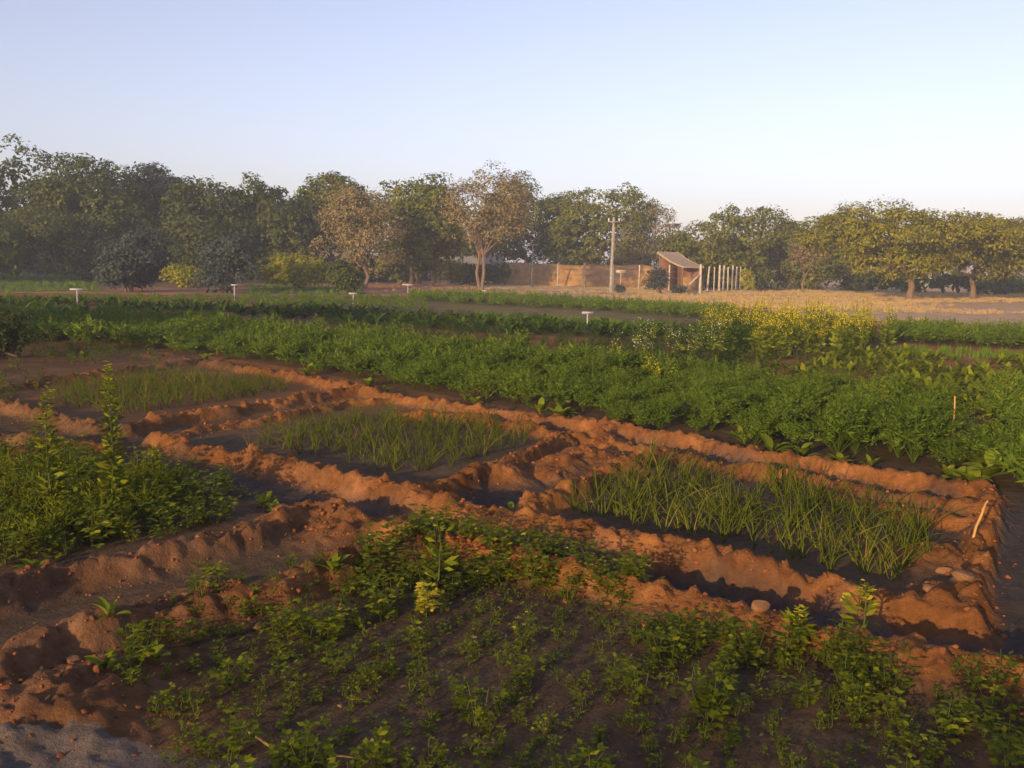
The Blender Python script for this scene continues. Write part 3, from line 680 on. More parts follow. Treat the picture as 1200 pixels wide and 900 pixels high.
# pen of upright slabs
root = tag(link('slab_pen', None, loc=(AT(822, 58.5), 58.5, 0)), 'row of pale upright stone slabs fencing a pen right of the shed', 'fence'); base = np.array([AT(822, 58.5), 58.5, 0.])
for i, (px, w_) in enumerate([(830,.07),(838,.05),(844,.09),(849,.085),(854.5,.07),(859.5,.07),(864,.085),(869,.065),(874,.06)]):
    d = 59.3 + (px - 822) / 52 * 11; x = AT(px, d)
    o = part('post', post_mb(1.75 + rsb.uniform(-.15, .15), w_ * 1.4, (rsb.normal(0, .04), 0)), ['concrete'], root); o.location = np.array([x, d, Hs(x, d)]) - base
a = np.array([AT(799, 58.7), 58.7, .05]) - base; b = np.array([AT(820, 58.9), 58.9, 1.15]) - base
mb = MB(); mb.tube([a, (a + b) / 2, b], .07, 6); part('brace', mb, ['concrete'], root)
# utility pole
x = AT(717, 60); z = Hs(x, 60); root = tag(link('utility_pole', None, loc=(x, 60, z)), 'tall pale concrete utility pole with small insulators in front of the broad green tree', 'pole')
mb = MB(); mb.tube([(0, 0, -.3), (0, 0, 1.6), (0.02, 0, 3.6), (.03, 0, 4.75)], [.115, .105, .09, .075], 8); part('shaft', mb, ['pole'], root, True)
mb = MB(); bm_box(mb, .09, .13, -.04, .04, 2.6, 4.1); part('conduit', mb, ['metal'], root)
mb = MB(); bm_box(mb, -.36, .42, -.14, -.08, 4.42, 4.50); arm = part('crossarm', mb, ['metal'], root)
for dx in (-.3, .36):
    mb = MB(); mb.tube([(dx, -.11, 4.5), (dx, -.11, 4.56), (dx, -.11, 4.60), (dx, -.11, 4.68)], [.02, .045, .035, .04], 8); part('insulator', mb, ['porcelain'], arm)
# thin post left of the pole foot with a small box
x = AT(624, 63); z = Hs(x, 63); root = tag(link('lamp_post', None, loc=(x, 63, z)), 'thin grey post with a small flat hood in front of the mud bank', 'post')
mb = MB(); mb.tube([(0, 0, -.2), (0, 0, 1.4), (0, 0, 2.9)], [.07, .06, .05], 6); part('shaft', mb, ['metal'], root)
mb = MB(); mb.box((0, 0, 2.94), (.75, .4, .08)); part('hood', mb, ['metal'], root)
# shed
sx = AT(772, 63); root = tag(link('open_shed', None, loc=(sx, 63, Hs(sx, 63))), 'small open shed with a sloping thatched sheet roof beside the slab pen', 'shed')
A = np.array([-.15, 0, 2.55]); u = np.array([1.6, 1.1, .02]); s_ = np.array([1.45, -1.9, -.95])
mb = MB(); NN = 14; V = []
for t in (0, .09):
    for i in range(NN + 1):
        for j in range(NN + 1):
            a, b = i / NN, j / NN; q = A + u * a + s_ * b; q = q + np.array([0, 0, t + .04 * math.sin(a * 40) * .3 + rsb.normal(0, .012) - .10 * math.sin(b * 3.1)]); V.append(q)
K = NN + 1; Q = []
for t in (0, 1):
    for i in range(NN):
        for j in range(NN): o_ = t * K * K + i * K + j; Q.append((o_, o_ + 1, o_ + K + 1, o_ + K))
for i in range(NN):
    for e0, st in ((0, K), (NN, K), (0, 1), (NN * K, 1)): a = e0 + i * st; Q.append((a, a + st, a + st + K * K, a + K * K))
mb.add(V, Q); part('roof', mb, ['thatch'], root)
for a, b in ((.06, .06), (.94, .06), (.06, .94), (.94, .94)):
    q = A + u * a + s_ * b; mb = MB(); mb.tube([(q[0], q[1], -.2), (q[0], q[1], 1), (q[0], q[1], q[2] + .0)], .06, 6); part('post', mb, ['bark'], root)
def wquad(mb, p, q, z1, z2, t=.1, mi=0):
    p = np.array(p); q = np.array(q); n = np.array([-(q - p)[1], (q - p)[0]]); n = n / np.linalg.norm(n) * t / 2; V = []
    for s2 in (-1, 1):
        for (e, zt) in ((p, z1), (q, z2)):
            for zz in (-.1, zt): V.append((e[0] + n[0] * s2, e[1] + n[1] * s2, zz))
    mb.add(V, [(0,1,3,2),(4,6,7,5),(0,4,5,1),(2,3,7,6),(1,5,7,3)], mi)
c4 = [A + u * a + s_ * b for a, b in ((.06,.06),(.94,.06),(.94,.94),(.06,.94))]
mb = MB(); wquad(mb, c4[0][:2], c4[1][:2], 2.3, 2.3); part('back_wall', mb, ['brickwall'], root)
mb = MB(); wquad(mb, c4[1][:2], c4[2][:2], 2.2, 1.3); part('side_wall', mb, ['brickwall'], root)
mb = MB(); wquad(mb, c4[3][:2], c4[2][:2], 1.0, 1.0); part('low_wall', mb, ['mud'], root)
# pale boards lying behind the fence
for (px, py, d, wd, lb) in [(728, 313, 66, .5, 'small pale board fixed behind the fence beside the pole')]:
    x = AT(px, d); root = tag(link('board', None, loc=(x, d, Hs(x, d))), lb, 'board')
    mb = MB(); mb.box((0, 0, 1.25), (.7, .05, .22)); part('panel', mb, ['concrete'], root)
    mb = MB(); mb.tube([(0, .03, -.1), (0, .03, .6), (0, .03, 1.35)], .03, 6); part('post', mb, ['concrete'], root)

# white T shaped plot markers
def marker(px, pyb, pyt, w_, lb, tilt=0.0):
    x, y = G(px, pyb); z = Hs(x, y); h = ZT(px, pyt, y) - z
    root = tag(link('plot_marker', None, loc=(x, y, z), rz=tilt), lb, 'sign', 'white plot markers in the crops')
    mb = MB(); mb.tube([(0, 0, -.1), (0, 0, h * .5), (0, 0, h - .03)], .02, 6); part('stake', mb, ['signwhite'], root)
    mb = MB(); mb.box((0, -.028, h - .03), (w_, .012, .055)); part('plate', mb, ['signwhite'], root)
marker(688, 388, 365, .30, 'white marker plate on a stake in the middle of the green strips', .12)
marker(414, 357, 343, .32, 'white marker plate near the dark round bush')
marker(275, 352, 333, .26, 'white marker plate in front of the second bluish shrub')
marker(91, 360, 338, .42, 'white marker plate at the left, above the dark crop', .1)
marker(568, 352, 340, .22, 'small white marker plate below the pinkish brown tree')
marker(478, 350, 333, .5, 'faint white marker on the red track edge', -.2)
# cane stakes
def stake(lb, p0, p1, y0, dtop, r=.009, bits=()):
    x, y = G(*p0); z = Hs(x, y); dr_ = ray(*p1); xt = dr_.x / dr_.y * (y + dtop) - x; zt = ZT(p1[0], p1[1], y + dtop) - z
    root = tag(link('cane_stake', None, loc=(x, y, z)), lb, 'stake'); mb = MB()
    mb.tube([(-xt * .1, 0, -.12), (xt * .35, dtop * .35, zt * .35), (xt * .7 + .004, dtop * .7, zt * .7), (xt, dtop, zt)], [r * 1.1, r, r * .95, r * .8], 6); part('cane', mb, ['cane'], root, True)
    mb = MB()
    for dx, dz in bits: mb.tube([(xt * .93, dtop, zt * .93), (xt * .93 + dx / 2, dtop, zt * .93 + dz / 2 + .005), (xt * .93 + dx, dtop, zt * .93 + dz)], r * .6, 5, 0, False)
    if bits: part('broken_splinter', mb, ['cane'], root)
stake('leaning orange cane stake at the right corner of the onion bed', (1136, 655), (1155, 590), 0, .02, .008, [(.018, .03), (-.012, -.03)])
stake('short orange cane stake among the carrots', (1116, 528), (1119, 464), 0, 0, .008)

# unseen, behind the camera: building and hedge added to shade right edge and foreground
root = tag(link('shade_building', None, loc=(0, 0, 0)), 'unseen brick building added behind the camera to shade the right edge', 'building')
mb = MB(); bm_box(mb, -1.35, 9, -12, -3.0, -.2, 4.0); part('wall', mb, ['brickwall'], root)
mb = MB(); bm_box(mb, -1.5, 9.3, -12.3, -2.85, 4.003, 4.15); part('roof', mb, ['concrete'], root)
mb = MB(); bm_box(mb, 1.2, 2.1, -3.0, -2.96, 0, 2.0); part('door', mb, ['darkopen'], root)
rs_ = np.random.RandomState(77); root = tag(link('hedge', None, loc=(-1.6, -1.7, 0)), 'low leafy hedge, unseen, added behind the camera to shade the foreground', 'hedge')
mb = MB(); 
for i in range(18): crown(mb, (-2.0 + i * .24, 0, .55), (.32, .3, .68 + .12 * math.sin(i * 1.7)), rs_, clumps=14, per=60, leaf=.05, cr=.12, fill=60, lobes=3, base_cut=-.9)
part('foliage', mb, ['neem'], root)
mb = MB()
for i in range(9): mb.tube([(-2.0 + i * .5, 0, -.1), (-2.0 + i * .5, .03, .4), (-1.95 + i * .5, 0, .9)], [.02, .015, .008], 5, 0, False)
part('stems', mb, ['bark'], root)

# ------------------------------------------------------------------ crops
rs = np.random.RandomState(11)
cx_, cy_ = scatter(CARROT, .27, rs); row = np.cos(6.283 * (cx_ * .88 - cy_ * .47) / .62); kk = (fbm(cx_, cy_, .7, 2, 19) > .2) & ((row > -.45) | (rs.rand(len(cx_)) < .3)); cx_, cy_ = cx_[kk], cy_[kk]; gro = fbm(cx_, cy_, .9, 2, 18)
pl = [(a, b, c_, d_, e * (.55 + .80 * g) * (.84 + .26 * math.cos(6.283 * (a * .88 - b * .47) / .62)), f) for (a, b, c_, d_, e, f), g in zip(place(cx_, cy_, 5, rs, .82, 1.3, -.01), gro)]
near = [p for p in pl if math.hypot(p[0], p[1]) < 13.2]; farp = [p for p in pl if math.hypot(p[0], p[1]) >= 13.2]
pc = [p_carrot(i, 17, 10, 5, .33 + .03 * (i % 3), .034, .85) for i in range(5)]; pcl = [p_carrot(20 + i, 13, 7, 3, .34, .06) for i in range(4)]
near = sorted(near, key=lambda p: (not seen(p[0], p[1], 25), math.hypot(p[0], p[1])))
print('carrots', individuals('carrot_plant', pc, near, ['carrot'], 'feathery green carrot plant in the dense front rows behind the red ridge', 'plant', 'carrot plants in the long field', 300, 'carrot_rows'))
farp = [(a, b, c_, d_, e, i % 4) for i, (a, b, c_, d_, e, f) in enumerate(farp)]
tag(link('carrot_field', merged('carrot_field', pcl, farp, ['carrot'])), kind='stuff')
x_, y_ = scatter(CARROT_SHADE, .3, rs); tag(link('shaded_crop', merged('shaded_crop', pcl, place(x_, y_, 4, rs, .8, 1.1), ['carrot'])), kind='stuff')
# leafy strips further back
pd = [p_broad(40 + i, 16, .34, .045, lean=1.2) for i in range(4)]; pg = [p_grass(60 + i, 24, .32, .16, .010) for i in range(4)]; pt = [p_carrot(70 + i, 9, 5, 2, .5, .10) for i in range(3)]
LOWF = GL([(-150,349),(300,350),(440,351),(500,352),(500,367),(400,366),(200,360),(-150,354)])
x_, y_ = scatter(LOWF, (.5, .8), rs); tag(link('low_fodder', merged('low_fodder', pt, place(x_, y_, 3, rs, .3, .65), ['carrot'])), kind='stuff')
x_, y_ = scatter(STRIP_B, (.55, .6), rs); k = (fbm(x_, y_, 2.5, 2, 7) > .36); tag(link('leafy_crop', merged('leafy_crop', pd, place(x_[k], y_[k], 4, rs, .7, 1.15), ['crop_dark'])), kind='stuff')
x_, y_ = scatter(STRIP_A, (.5, .5), rs); tag(link('tall_crop', merged('tall_crop', pt, place(x_, y_, 3, rs, .6, .9), ['carrot'])), kind='stuff')
x_, y_ = scatter(STRIP_D, (.35, .35), rs); tag(link('dark_fodder', merged('dark_fodder', pt, place(x_, y_, 3, rs, .6, .9), ['carrot'])), kind='stuff')
x_, y_ = scatter(STRIP_PALE, (.22, .3), rs); tag(link('pale_grass', merged('pale_grass', pg, place(x_, y_, 4, rs, .35, .6), ['crop_pale'])), kind='stuff')
x_, y_ = scatter(STRIP_E2, (.22, .3), rs); tag(link('pale_fodder', merged('pale_fodder', pg, place(x_, y_, 4, rs, .35, .6), ['crop_pale'])), kind='stuff')
lx, ly = [], []
for pol in (LAWN_L, LAWN_M):
    a, b = scatter(pol, (.5, .9), rs); k = rs.rand(len(a)) < .8; lx.append(a[k]); ly.append(b[k])
lx = np.concatenate(lx); ly = np.concatenate(ly); k = (np.abs(lx) < 45); tag(link('lawn_grass', merged('lawn_grass', pg, place(lx[k], ly[k], 4, rs, .5, .9), ['crop_pale'])), kind='stuff')
# sprawling broad leaved crop on the right
pe = [p_broad(80 + i, 14, .22, .034, lean=1.3) for i in range(4)]
x_, y_ = scatter(STRIP_E, (.3, .34), rs); k = fbm(x_, y_, 1.3, 2, 17) > .40
print(individuals('leafy_vegetable', pe, place(x_[k], y_[k], 4, rs, .6, 1.15), ['broad'], 'sprawling pale green leafy plant in the patchy bed right of the mustard', 'plant', 'leafy vegetables right of the mustard', 200, 'leafy_vegetables_rest'))
x_, y_ = scatter(GL([(700,418),(860,438),(960,450),(930,428),(760,408),(700,408)]), (.42, .42), rs); k = rs.rand(len(x_)) < .75
individuals('bean_plant', pe, place(x_[k], y_[k], 4, rs, .45, .9), ['crop_dark'], 'low dark leafy plant between the mustard and the carrots', 'plant', 'leafy plants in front of the mustard', 200, 'bean_rows')
# mustard
pm = [p_mustard(90 + i, .86, .7) for i in range(4)]; pm2 = [p_mustard(95 + i, .85, .35, 1.7) for i in range(3)]
x_, y_ = scatter(MUSTARD, (.42, .5), rs); split = AT(888, 1)
fl = x_ / y_ > split; print('mustard', len(x_))
individuals('mustard_plant', pm, place(x_[fl], y_[fl], 4, rs, .65, 1.2), ['broad', 'stem', 'flower'], 'tall flowering mustard plant covered in yellow blossom', 'plant', 'yellow mustard patch', 170, 'mustard_rest')
individuals('mustard_plant', pm2, place(x_[~fl], y_[~fl], 3, rs, .7, 1.05), ['crop_dark', 'stem', 'flower'], 'leafy mustard plant with few flowers at the left of the yellow patch', 'plant', 'greener mustard plants', 120, 'green_mustard_rest')
# flowering radishes with pale flowers
pr = [p_mustard(110 + i, .6, .12, .5) for i in range(3)]
x_, y_ = scatter(GL([(700,440),(860,440),(850,398),(740,402)]), (.8, .8), rs)
individuals('radish_plant', pr, place(x_, y_, 3, rs, .7, 1.1), ['broad', 'stem', 'white'], 'thin bolting plant with pale flowers at the back of the carrots', 'plant', 'pale flowering plants behind the carrots', 60)
pk = [p_mustard(120 + i, .42, .3, 1.2) for i in range(3)]
x_, y_ = scatter(GL([(690,455),(800,462),(790,435),(700,428)]), (.55, .55), rs)
individuals('radish_plant', pk, place(x_, y_, 3, rs, .7, 1.1), ['broad', 'stem', 'flower'], 'yellowish bolting plant among the carrots', 'plant', 'yellowish plants among the carrots', 40)
# broad leaved plants along the carrot edge
pb = [p_broad(130 + i, 9, .15, .03) for i in range(5)]
for j, (px, py) in enumerate([(98,420),(240,424),(360,440),(432,452),(452,462),(545,470),(556,474),(633,484),(655,490),(660,488),(740,494),(748,500),(868,514),(872,520),(905,530),(940,536),(985,545),(1020,548),(1110,556)]):
    x, y = G(px, py); o = link('radish_seedling', mesh_of('radish_seedling', pb[j % 5], ['broad']), loc=(x, y, Hs(x, y)), rz=j * 1.3, sc=1.0 + .3 * math.sin(j))
    tag(o, 'small pale broad-leaved plant at the front edge of the carrots', 'plant', 'broad-leaved plants along the carrot edge')
for j, (px, py) in enumerate([(1122,562),(1140,568),(1152,560),(1160,552),(1165,540),(1158,528),(1150,515),(1163,505),(1160,490),(1148,545)]):
    x, y = G(px, py); o = link('squash_plant', mesh_of('squash_plant', p_broad(140 + j, 9, .2, .05, lean=1.2), ['broad']), loc=(x, y, Hs(x, y)), rz=j * 2.3, sc=1.0)
    tag(o, 'large-leaved yellow green plant at the right end of the carrot rows', 'plant', 'large-leaved plants at the right end of the rows')
# onions
po = [p_onion(150 + i, 3 + i % 5, .29) for i in range(14)]
def onions(poly, gap, lb, grp, cap, rest, s0, s1, thr, sd):
    x_, y_ = scatter(poly, gap, rs, .5); k = (fbm(x_, y_, .3, 2, sd) > thr) & (ridge_at(x_, y_) < .5)
    print(grp, individuals('onion_plant', po, place(x_[k], y_[k], 14, rs, s0, s1), ['onion'], lb, 'plant', grp, cap, rest))
def ridge_at(x, y):
    r = np.zeros(len(x))
    for line, h, wd in RW: r = np.maximum(r, np.exp(-(dist_poly(x, y, line) / wd) ** 2))
    return r
onions(ONION_R, (.108, .108), 'tall green onion plant in the bed at the right, inside the red ridges', 'onions in the right bed', 150, 'right_bed_onions', .55, 1.25, .33, 1)
onions(ONION_M, (.13, .13), 'upright thin onion plant in the middle bed between two red ridges', 'onions in the middle bed', 100, 'middle_bed_onions', .6, 1.05, .40, 2)
onions(ONION_L, (.13, .13), 'young onion plant in the far left bed', 'onions in the left bed', 50, 'left_bed_onions', .7, 1.0, .25, 3)
# herbs
ph = [p_herb(170 + i, 4, .13, .027, .0, 8) for i in range(5)] + [p_herb(180, 4, .14, .026, .12, 8)]
def herbs(polys, gap, keep, lb, grp, cap, rest, s0, s1, nm='herb_plant', pro=ph, mats=('herb', 'stem', 'white'), cat='plant'):
    a, b = scatter(polys, gap, rs); k = keep(a, b); print(grp, individuals(nm, pro, place(a[k], b[k], len(pro), rs, s0, s1, -.005), list(mats), lb, cat, grp, cap, rest))
herbs(HERB_L, .12, lambda a, b: (rs.rand(len(a)) < .35 + .75 * np.clip((fbm(a, b, .6, 2, 31) - .3) * 3, 0, 1)), 'small green herb in the dense bed at the left', 'herbs in the left bed', 140, 'left_bed_herbs', .5, 1.6)
def keepB(a, b):
    edge = np.minimum(dist_poly(a, b, GL([(400,668),(500,645),(620,668),(740,695)])) / .55, dist_poly(a, b, GL([(860,790),(900,770),(1050,800),(1250,860)])) / .75)
    edge = np.minimum(edge, .35 + dist_poly(a, b, GL([(330,780),(440,720)])) / .5)
    return rs.rand(len(a)) < np.clip(.85 - edge, .07, .75) * np.clip(.3 + (fbm(a, b, .35, 2, 33) - .35) * 3, .15, 1.2)
herbs(HERB_B, .078, keepB, 'small clover-like herb in the shaded bottom plot', 'herbs in the bottom plot', 160, 'bottom_plot_herbs', .45, 1.3)
ps = [p_herb(190 + i, 3, .05, .014, .0, 5) for i in range(4)]
x_, y_ = scatter(HERB_B, .06, rs); k = rs.rand(len(x_)) < .38; tag(link('seedling_cover', merged('seedling_cover', ps, place(x_[k], y_[k], 4, rs, .5, 1.2), ['herb', 'stem', 'white'])), kind='stuff')
big = GL([(-60,545),(170,570),(250,590),(330,600),(200,625),(0,655),(-60,665)]); fe = [p_carrot(200 + i, 9, 8, 2, .22, .025, .6) for i in range(3)]
herbs(big, .13, lambda a, b: a < G(190, 600)[0], 'feathery upright green plant in the left bed', 'feathery plants in the left bed', 60, 'left_bed_fronds', .7, 1.2, 'feathery_plant', fe, ('herb',))
lw = GL([(-100,400),(60,405),(200,418),(180,432),(60,446),(0,500),(100,520),(60,535),(-100,535)])
x_, y_ = scatter(lw, .3, rs); k = fbm(x_, y_, 1.1, 2, 44) > .48; tag(link('low_weeds', merged('low_weeds', ph, place(x_[k], y_[k], 6, rs, .7, 1.5), ['herb', 'stem', 'white'])), kind='stuff')
gw = GL([(380,366),(600,372),(860,386),(880,440),(760,440),(600,428),(380,400)])
x_, y_ = scatter(gw, .33, rs); k = fbm(x_, y_, 1.6, 2, 46) > .36; tag(link('strip_weeds', merged('strip_weeds', ph, place(x_[k], y_[k], 6, rs, .8, 1.9), ['crop_dark', 'stem', 'white'])), kind='stuff')
x_, y_ = scatter(GL([(840,420),(1040,412),(1160,440),(1160,486),(1000,472),(860,452)]), .36, rs); k = fbm(x_, y_, 1.1, 2, 47) > .47; tag(link('patch_weeds', merged('patch_weeds', ph, place(x_[k], y_[k], 6, rs, .9, 2.0), ['herb', 'stem', 'white'])), kind='stuff')
# single bigger plants near the camera
TOPH = GL([(405,668),(470,650),(500,634),(600,640),(690,662),(765,700),(740,716),(640,700),(560,690),(470,690),(400,705)])
phl = [p_herb(410 + i, 4, .14, .032, .1, 9) for i in range(4)]
herbs(TOPH, .12, lambda a, b: rs.rand(len(a)) < .8, 'taller sunlit herb on the bank at the top of the bottom plot', 'taller herbs at the top of the bottom plot', 90, 'taller_herbs', .7, 1.25, 'herb_plant', phl)
def single(lb, nm, px, py, arr, mats, sc=1.0, rz=0.0, cat='plant'):
    x, y = G(px, py); return tag(link(nm, mesh_of(nm, arr, mats), loc=(x, y, Hs(x, y)), rz=rz, sc=sc), lb, cat)
SB = [(60,658,'pair of upright pale leaves at the lower edge of the left bed'),(40,668,'low pale leafy plant just above the left ridge, near the photo edge'),(215,600,'pale leafy sprout in the middle of the left bed edge'),
 (238,612,'broad pale sprout at the front of the left bed'),(262,560,'bright two-leaved sprout at the back of the left bed'),(312,590,'pale sprout right of the left bed, by the dark furrow'),
 (322,600,'drooping yellow green sprout at the right corner of the left bed'),(395,597,'tiny sprout on the ridge junction'),(130,765,'tall-leaved plant on the mound at the lower left'),
 (124,798,'low spreading plant at the foot of the lower left mound'),(180,785,'bushy pale sprout right of the lower left mound'),(390,690,'broad pale leaf plant at the upper left of the bottom plot'),
 (555,645,'wide-leaved plant at the top edge of the bottom plot, left of centre'),(590,650,'wide-leaved plant at the top edge of the bottom plot, right neighbour of the other'),(640,655,'grey green leaf plant on the ridge above the bottom plot'),
 (735,700,'tall leafy plant by the orange clods in the bottom plot'),(760,690,'spreading leafy plant beside the orange clods'),(600,605,'tiny plant in the dark furrow')]
for j, (px, py, lb) in enumerate(SB): single(lb, 'leafy_sprout', px, py, p_broad(300 + j, 6 + j % 4, .095 + .012 * (j % 3), .019, lean=.9), ['broad'], rz=j)
def bolting(lb, px, py, h, seed, curve=.05, dens=1.0):
    rs_ = np.random.RandomState(seed); x, y = G(px, py); root = tag(link('bolting_weed', None, loc=(x, y, Hs(x, y))), lb, 'plant')
    P = [np.array([curve * h * math.sin(t * 3.0), 0, t * h]) + (rs_.normal(0, .004, 3) if t > 0 else 0) for t in np.linspace(0, 1, 9)]; P[0][2] = -.03
    mb = MB(); mb.tube(P, np.linspace(.006, .0015, 9), 5, 0, False); part('stem', mb, ['stem'], root, True)
    mb = MB(); C = []; A = []; Ln = []
    for k in range(int(300 * dens * h)):
        t = rs_.uniform(.05, .97); i = min(7, int(t * 8)); q = P[i] + (P[i + 1] - P[i]) * (t * 8 - i); az = rs_.uniform(0, 6.28)
        a = np.array((math.cos(az), math.sin(az), rs_.uniform(-.1, .9))); a /= np.linalg.norm(a); L_ = (.075 * (1 - t) + .028) * rs_.uniform(.6, 1.2); C.append(q + a * L_ * rs_.uniform(0, .6)); A.append(a); Ln.append(L_)
    A = np.array(A); mb.leaves(C, A, perp(A, rs_), Ln, np.array(Ln) * .34, 0); part('leaves', mb, ['herb'], root)
    for k in range(int(14 * dens)):
        t = 1 - rs_.rand() ** 1.5 * .3; i = min(7, int(t * 8)); q = P[i] + (P[i + 1] - P[i]) * (t * 8 - i) + rs_.normal(0, .016, 3)
        mb = MB(); a = rs_.uniform(0, 1.5); AA = np.array([(math.cos(a + v), math.sin(a + v), .35) for v in (0, 1.57, 3.14, 4.71)]); mb.leaves(np.tile(q, (4, 1)), AA, np.cross(AA, [0, 0, 1.]), .012, .012, 0); part('flower', mb, ['flower'], root)
bolting('tallest flowering weed, standing in the left bed with small yellow flowers', 131, 606, .98, 1, .02, 1.5)
bolting('tall flowering weed at the far left, shorter than its neighbour', 64, 612, .86, 2, -.03, 1.3)
bolting('short upright flowering weed near the back of the left bed', 181, 572, .32, 3, .03)
bolting('thin curved weed topped by a yellow flower above the bottom plot', 508, 700, .42, 4, .08, .35)
bolting('bushy upright sprig at the right of the bottom plot, beside the yellow leaf', 1010, 762, .19, 5, .02, .9)
bolting('leafy upright sprig left of the yellow leaf in the bottom plot', 932, 762, .17, 6, .06, 1.2)
# yellow plants
single('bright yellow green clump in the upper left of the bottom plot', 'yellow_plant', 500, 725, p_herb(401, 9, .14, .026, 0, 9), ['yellowleaf', 'stem', 'white'])
x, y = G(985, 752); root = tag(link('yellow_leaf_plant', None, loc=(x, y, Hs(x, y))), 'single large yellow leaf on a thin stalk in the bottom plot', 'plant')
mb = MB(); mb.tube([(0, 0, -.02), (.004, 0, .08), (-.01, 0, .15)], .0025, 5, 0, False); part('stalk', mb, ['stem'], root)
mb = MB(); mb.blade((-.012, 0, .145), (.8, .25, .5), None, .095, .024, .9, 8, shape=lambda t: .12 + max(0, math.sin(t * 3.0)) ** 1.1 * (1 + .25 * math.sin(t * 19)), cup=.45); part('leaf', mb, ['yellowleaf'], root)

# ------------------------------------------------------------------ clods, stones, litter
def rock(seed, n=2):
    import bmesh
    bm = bmesh.new(); bmesh.ops.create_icosphere(bm, subdivisions=n, radius=1.0); rs_ = np.random.RandomState(seed)
    sc_ = (rs_.uniform(.8, 1.25), rs_.uniform(.7, 1.0), rs_.uniform(.5, .8)); pl_ = [(unit(1, rs_)[0], rs_.uniform(.55, .85)) for _ in range(9)]
    for v in bm.verts:
        p = np.array(v.co)
        for n_, d_ in pl_:
            k = p @ n_ - d_
            if k > 0: p = p - n_ * k * .9
        v.co = p * sc_ * (1 + rs_.normal(0, .025))
    me = bpy.data.meshes.new('stone'); bm.to_mesh(me); bm.free(); return me
def put_rock(name, me, mat, x, y, r, lb, cat, grp=None, sink=.3):
    m2 = me.copy(); m2.materials.clear(); m2.materials.append(M[mat]); o = link(name, m2, loc=(x, y, Hs(x, y) + r * .12), rz=random.uniform(0, 6), sc=r); return tag(o, lb, cat, grp)
rocks = [rock(i, 3) for i in range(6)]
for j, (px, py, r, lb) in enumerate([(1121,677,.045,'pale flat-faced stone, topmost of the pile by the cane stake'),(1125,692,.06,'largest brown stone at the front of the pile by the cane stake'),(1088,690,.035,'pale stone at the left end of the pile by the cane stake'),
    (1101,696,.028,'small stone next to the left end of the pile by the cane stake'),(1108,662,.035,'long brown stone at the back of the pile by the cane stake'),(1138,672,.035,'dark stone right of the pale stone by the cane stake'),
    (243,706,.038,'round pale stone on the left ridge crest'),(220,708,.03,'pale stone left of the round stone on the left ridge'),(274,673,.038,'pale stone in the furrow between the two left ridges'),(360,656,.04,'orange stone at the ridge junction'),
    (889,735,.035,'round pale clod at the right end of the orange ridge above the bottom plot'),(303,722,.035,'half-buried orange stone below the left ridge'),(85,773,.03,'pale stone on the lower left mound'),(535,475,.03,'pale stone on the back ridge')]):
    x, y = G(px, py, .06); put_rock('stone', rocks[j % 6], 'stone', x, y, r * 1.15, lb, 'stone')
rs = np.random.RandomState(21); clods = []; small = []
for li, (line, h, wd) in enumerate(RW):
    L_ = 0
    for (x1, y1), (x2, y2) in zip(line[:-1], line[1:]):
        seg = math.hypot(x2 - x1, y2 - y1); dn = 80 if li not in (0, 1) else 40
        for k in range(int(seg * dn)):
            t = rs.rand(); x = x1 + (x2 - x1) * t + rs.normal(0, wd * .75); y = y1 + (y2 - y1) * t + rs.normal(0, wd * .75); small.append((x, y, .004 + min(.018, rs.exponential(.0045))))
for (hx, hy), h, r in HW:
    for k in range(int(38 * r * r / .07)): small.append((hx + rs.normal(0, r * .6), hy + rs.normal(0, r * .6), .004 + min(.018, rs.exponential(.005))))
small = [s for s in small if .3 < s[1] < 16]
bigc = sorted([s for s in small if seen(s[0], s[1], 0) and s[2] < .02], key=lambda s: -s[2] / s[1])[:80]
cm = []
for i in range(5):
    m2 = rock(30 + i, 2).copy(); m2.materials.append(M['soilclod']); cm.append(m2)
bs = set(bigc); f0 = None
for j, (x, y, r) in enumerate(bigc):
    o = link('soil_clod', cm[j % 5]) if j < 5 else bpy.data.objects[first_names[j % 5]].copy()
    if j < 5: first_names = (first_names if j else []) + [o.name]
    else: COL.objects.link(o)
    o.location = (x, y, Hs(x, y) + r * .05); o.rotation_euler = (j * 1.1, j * .7, j * 1.7); o.scale = (r, r, r * .9); tag(o, 'small red soil clod lying on the banked ridges', 'clod', 'soil clods on the ridges')
def tri_proto(me):
    v = np.array([q.co for q in me.vertices]); f = np.array([list(p.vertices) + [p.vertices[2]] for p in me.polygons]); return v, f
import bmesh
bmq = bmesh.new(); bmesh.ops.create_cube(bmq, size=1.5); bmesh.ops.subdivide_edges(bmq, edges=bmq.edges[:], cuts=1, use_grid_fill=True); protoC = []
for i in range(5):
    rq = np.random.RandomState(60 + i); v = np.array([q.co for q in bmq.verts]); v = v / np.linalg.norm(v, axis=1)[:, None] ** .7 * rq.uniform(.6, 1.15, (len(v), 1)) * (1, .85, .7)
    protoC.append((v, np.array([[q.index for q in f.verts] for f in bmq.faces]), np.zeros(len(bmq.faces), int)))
rest = [s for s in small if s not in bs]; rx_ = np.array([s[0] for s in rest]); ry_ = np.array([s[1] for s in rest]); hz_ = H(rx_, ry_)
bed = GL([(-100,700),(1300,800),(1300,900),(-100,900)])
tag(link('soil_crumbs', merged('soil_crumbs', protoC, [(a, b, c_ + s[2] * .05, rs.uniform(0, 6), s[2], rs.randint(5)) for a, b, c_, s in zip(rx_, ry_, hz_, rest)], ['soilclod'])), kind='stuff')
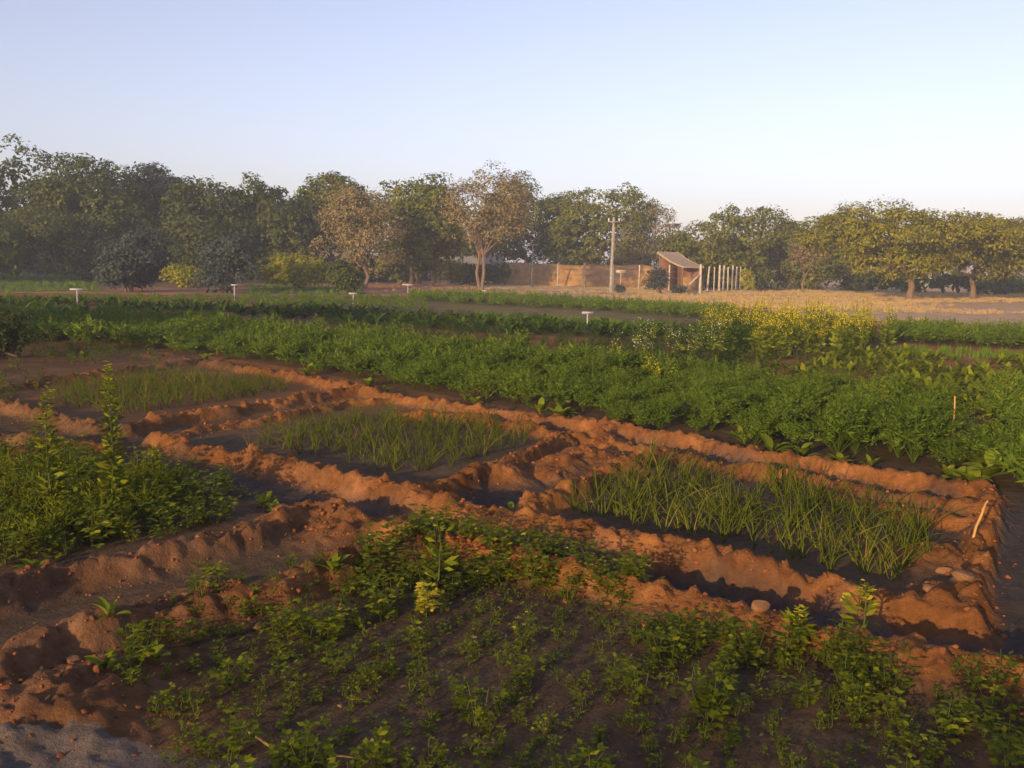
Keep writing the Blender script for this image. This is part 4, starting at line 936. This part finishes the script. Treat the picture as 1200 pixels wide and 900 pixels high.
# dead leaf litter in the bottom plot
x1_, y1_ = scatter(HERB_B, .11, rs); x2_, y2_ = scatter(GL([(-80,700),(150,660),(330,610),(500,620),(440,650),(300,700),(150,740),(200,860),(-80,880)]), .10, rs); x_ = np.concatenate([x1_, x2_]); y_ = np.concatenate([y1_, y2_]); z_ = H(x_, y_) + .006; mb = MB(); n = len(x_); a = unit(n, rs); a[:, 2] *= .25; a /= np.linalg.norm(a, axis=1)[:, None]; sd = np.cross(a, [0, 0, 1.]); sd[:, 2] += rs.normal(0, .3, n)
mb.leaves(np.stack([x_, y_, z_], 1), a, sd, rs.uniform(.015, .045, n), rs.uniform(.006, .014, n)); tag(link('leaf_litter', mesh_of('leaf_litter', mb.arrays(), ['litter'])), kind='stuff')
# trailing dry vine at the bottom edge
mb = MB(); pts = [G(a, b, .03) + (.03,) for a, b in ((292,857),(305,868),(330,878),(365,884),(400,887),(432,886))]; pts = [(x, y, Hs(x, y) + .022 + .012 * math.sin(i * 2)) for i, (x, y, z) in enumerate(pts)]
mb.tube(pts, [.0055, .005, .005, .0045, .004, .003], 6); tag(link('dry_vine_stem', mesh_of('dry_vine_stem', mb.arrays(), ['rope'], True)), 'long curved dry vine stem lying at the bottom edge of the photo', 'stem')
# dry grass on the open ground at the back
pdg = [p_grass(500 + i, 30, .28, .30, .012, 1.3) for i in range(4)]; xx = []; yy = []
for k in range(14000):
    px = rs.uniform(440, 1330); d = 24 + 52 * rs.rand() ** .8; x = AT(px, d); e_ = np.interp(x, [p[0] for p in EDGE], [p[1] for p in EDGE])
    if d > e_ + .6: xx.append(x); yy.append(d)
xx = np.array(xx); yy = np.array(yy); pt_ = fbm(xx, yy, 7, 4, 70); k = (pt_ > .40) & (rs.rand(len(xx)) < 1.0 * np.clip((xx - 2) / 8, .12, 1)); print('dry', k.sum())
tag(link('dry_grass', merged('dry_grass', pdg, place(xx[k], yy[k], 4, rs, .22, .62), ['drygrass'])), kind='stuff')

# ------------------------------------------------------------------ haze
m = bpy.data.materials.new('haze'); m.use_nodes = True; n = m.node_tree; n.nodes.clear()
pv = n.nodes.new('ShaderNodeVolumePrincipled'); pv.inputs['Color'].default_value = (.72, .80, 1.0, 1); pv.inputs['Density'].default_value = .0016; pv.inputs['Anisotropy'].default_value = 0.0
o = n.nodes.new('ShaderNodeOutputMaterial'); n.links.new(pv.outputs[0], o.inputs['Volume'])
M['haze'] = m; mb = MB(); bm_box(mb, -1700, 1700, -700, 1800, -1.5, 16); tag(link('haze', mesh_of('haze', mb.arrays(), ['haze'])), kind='stuff')
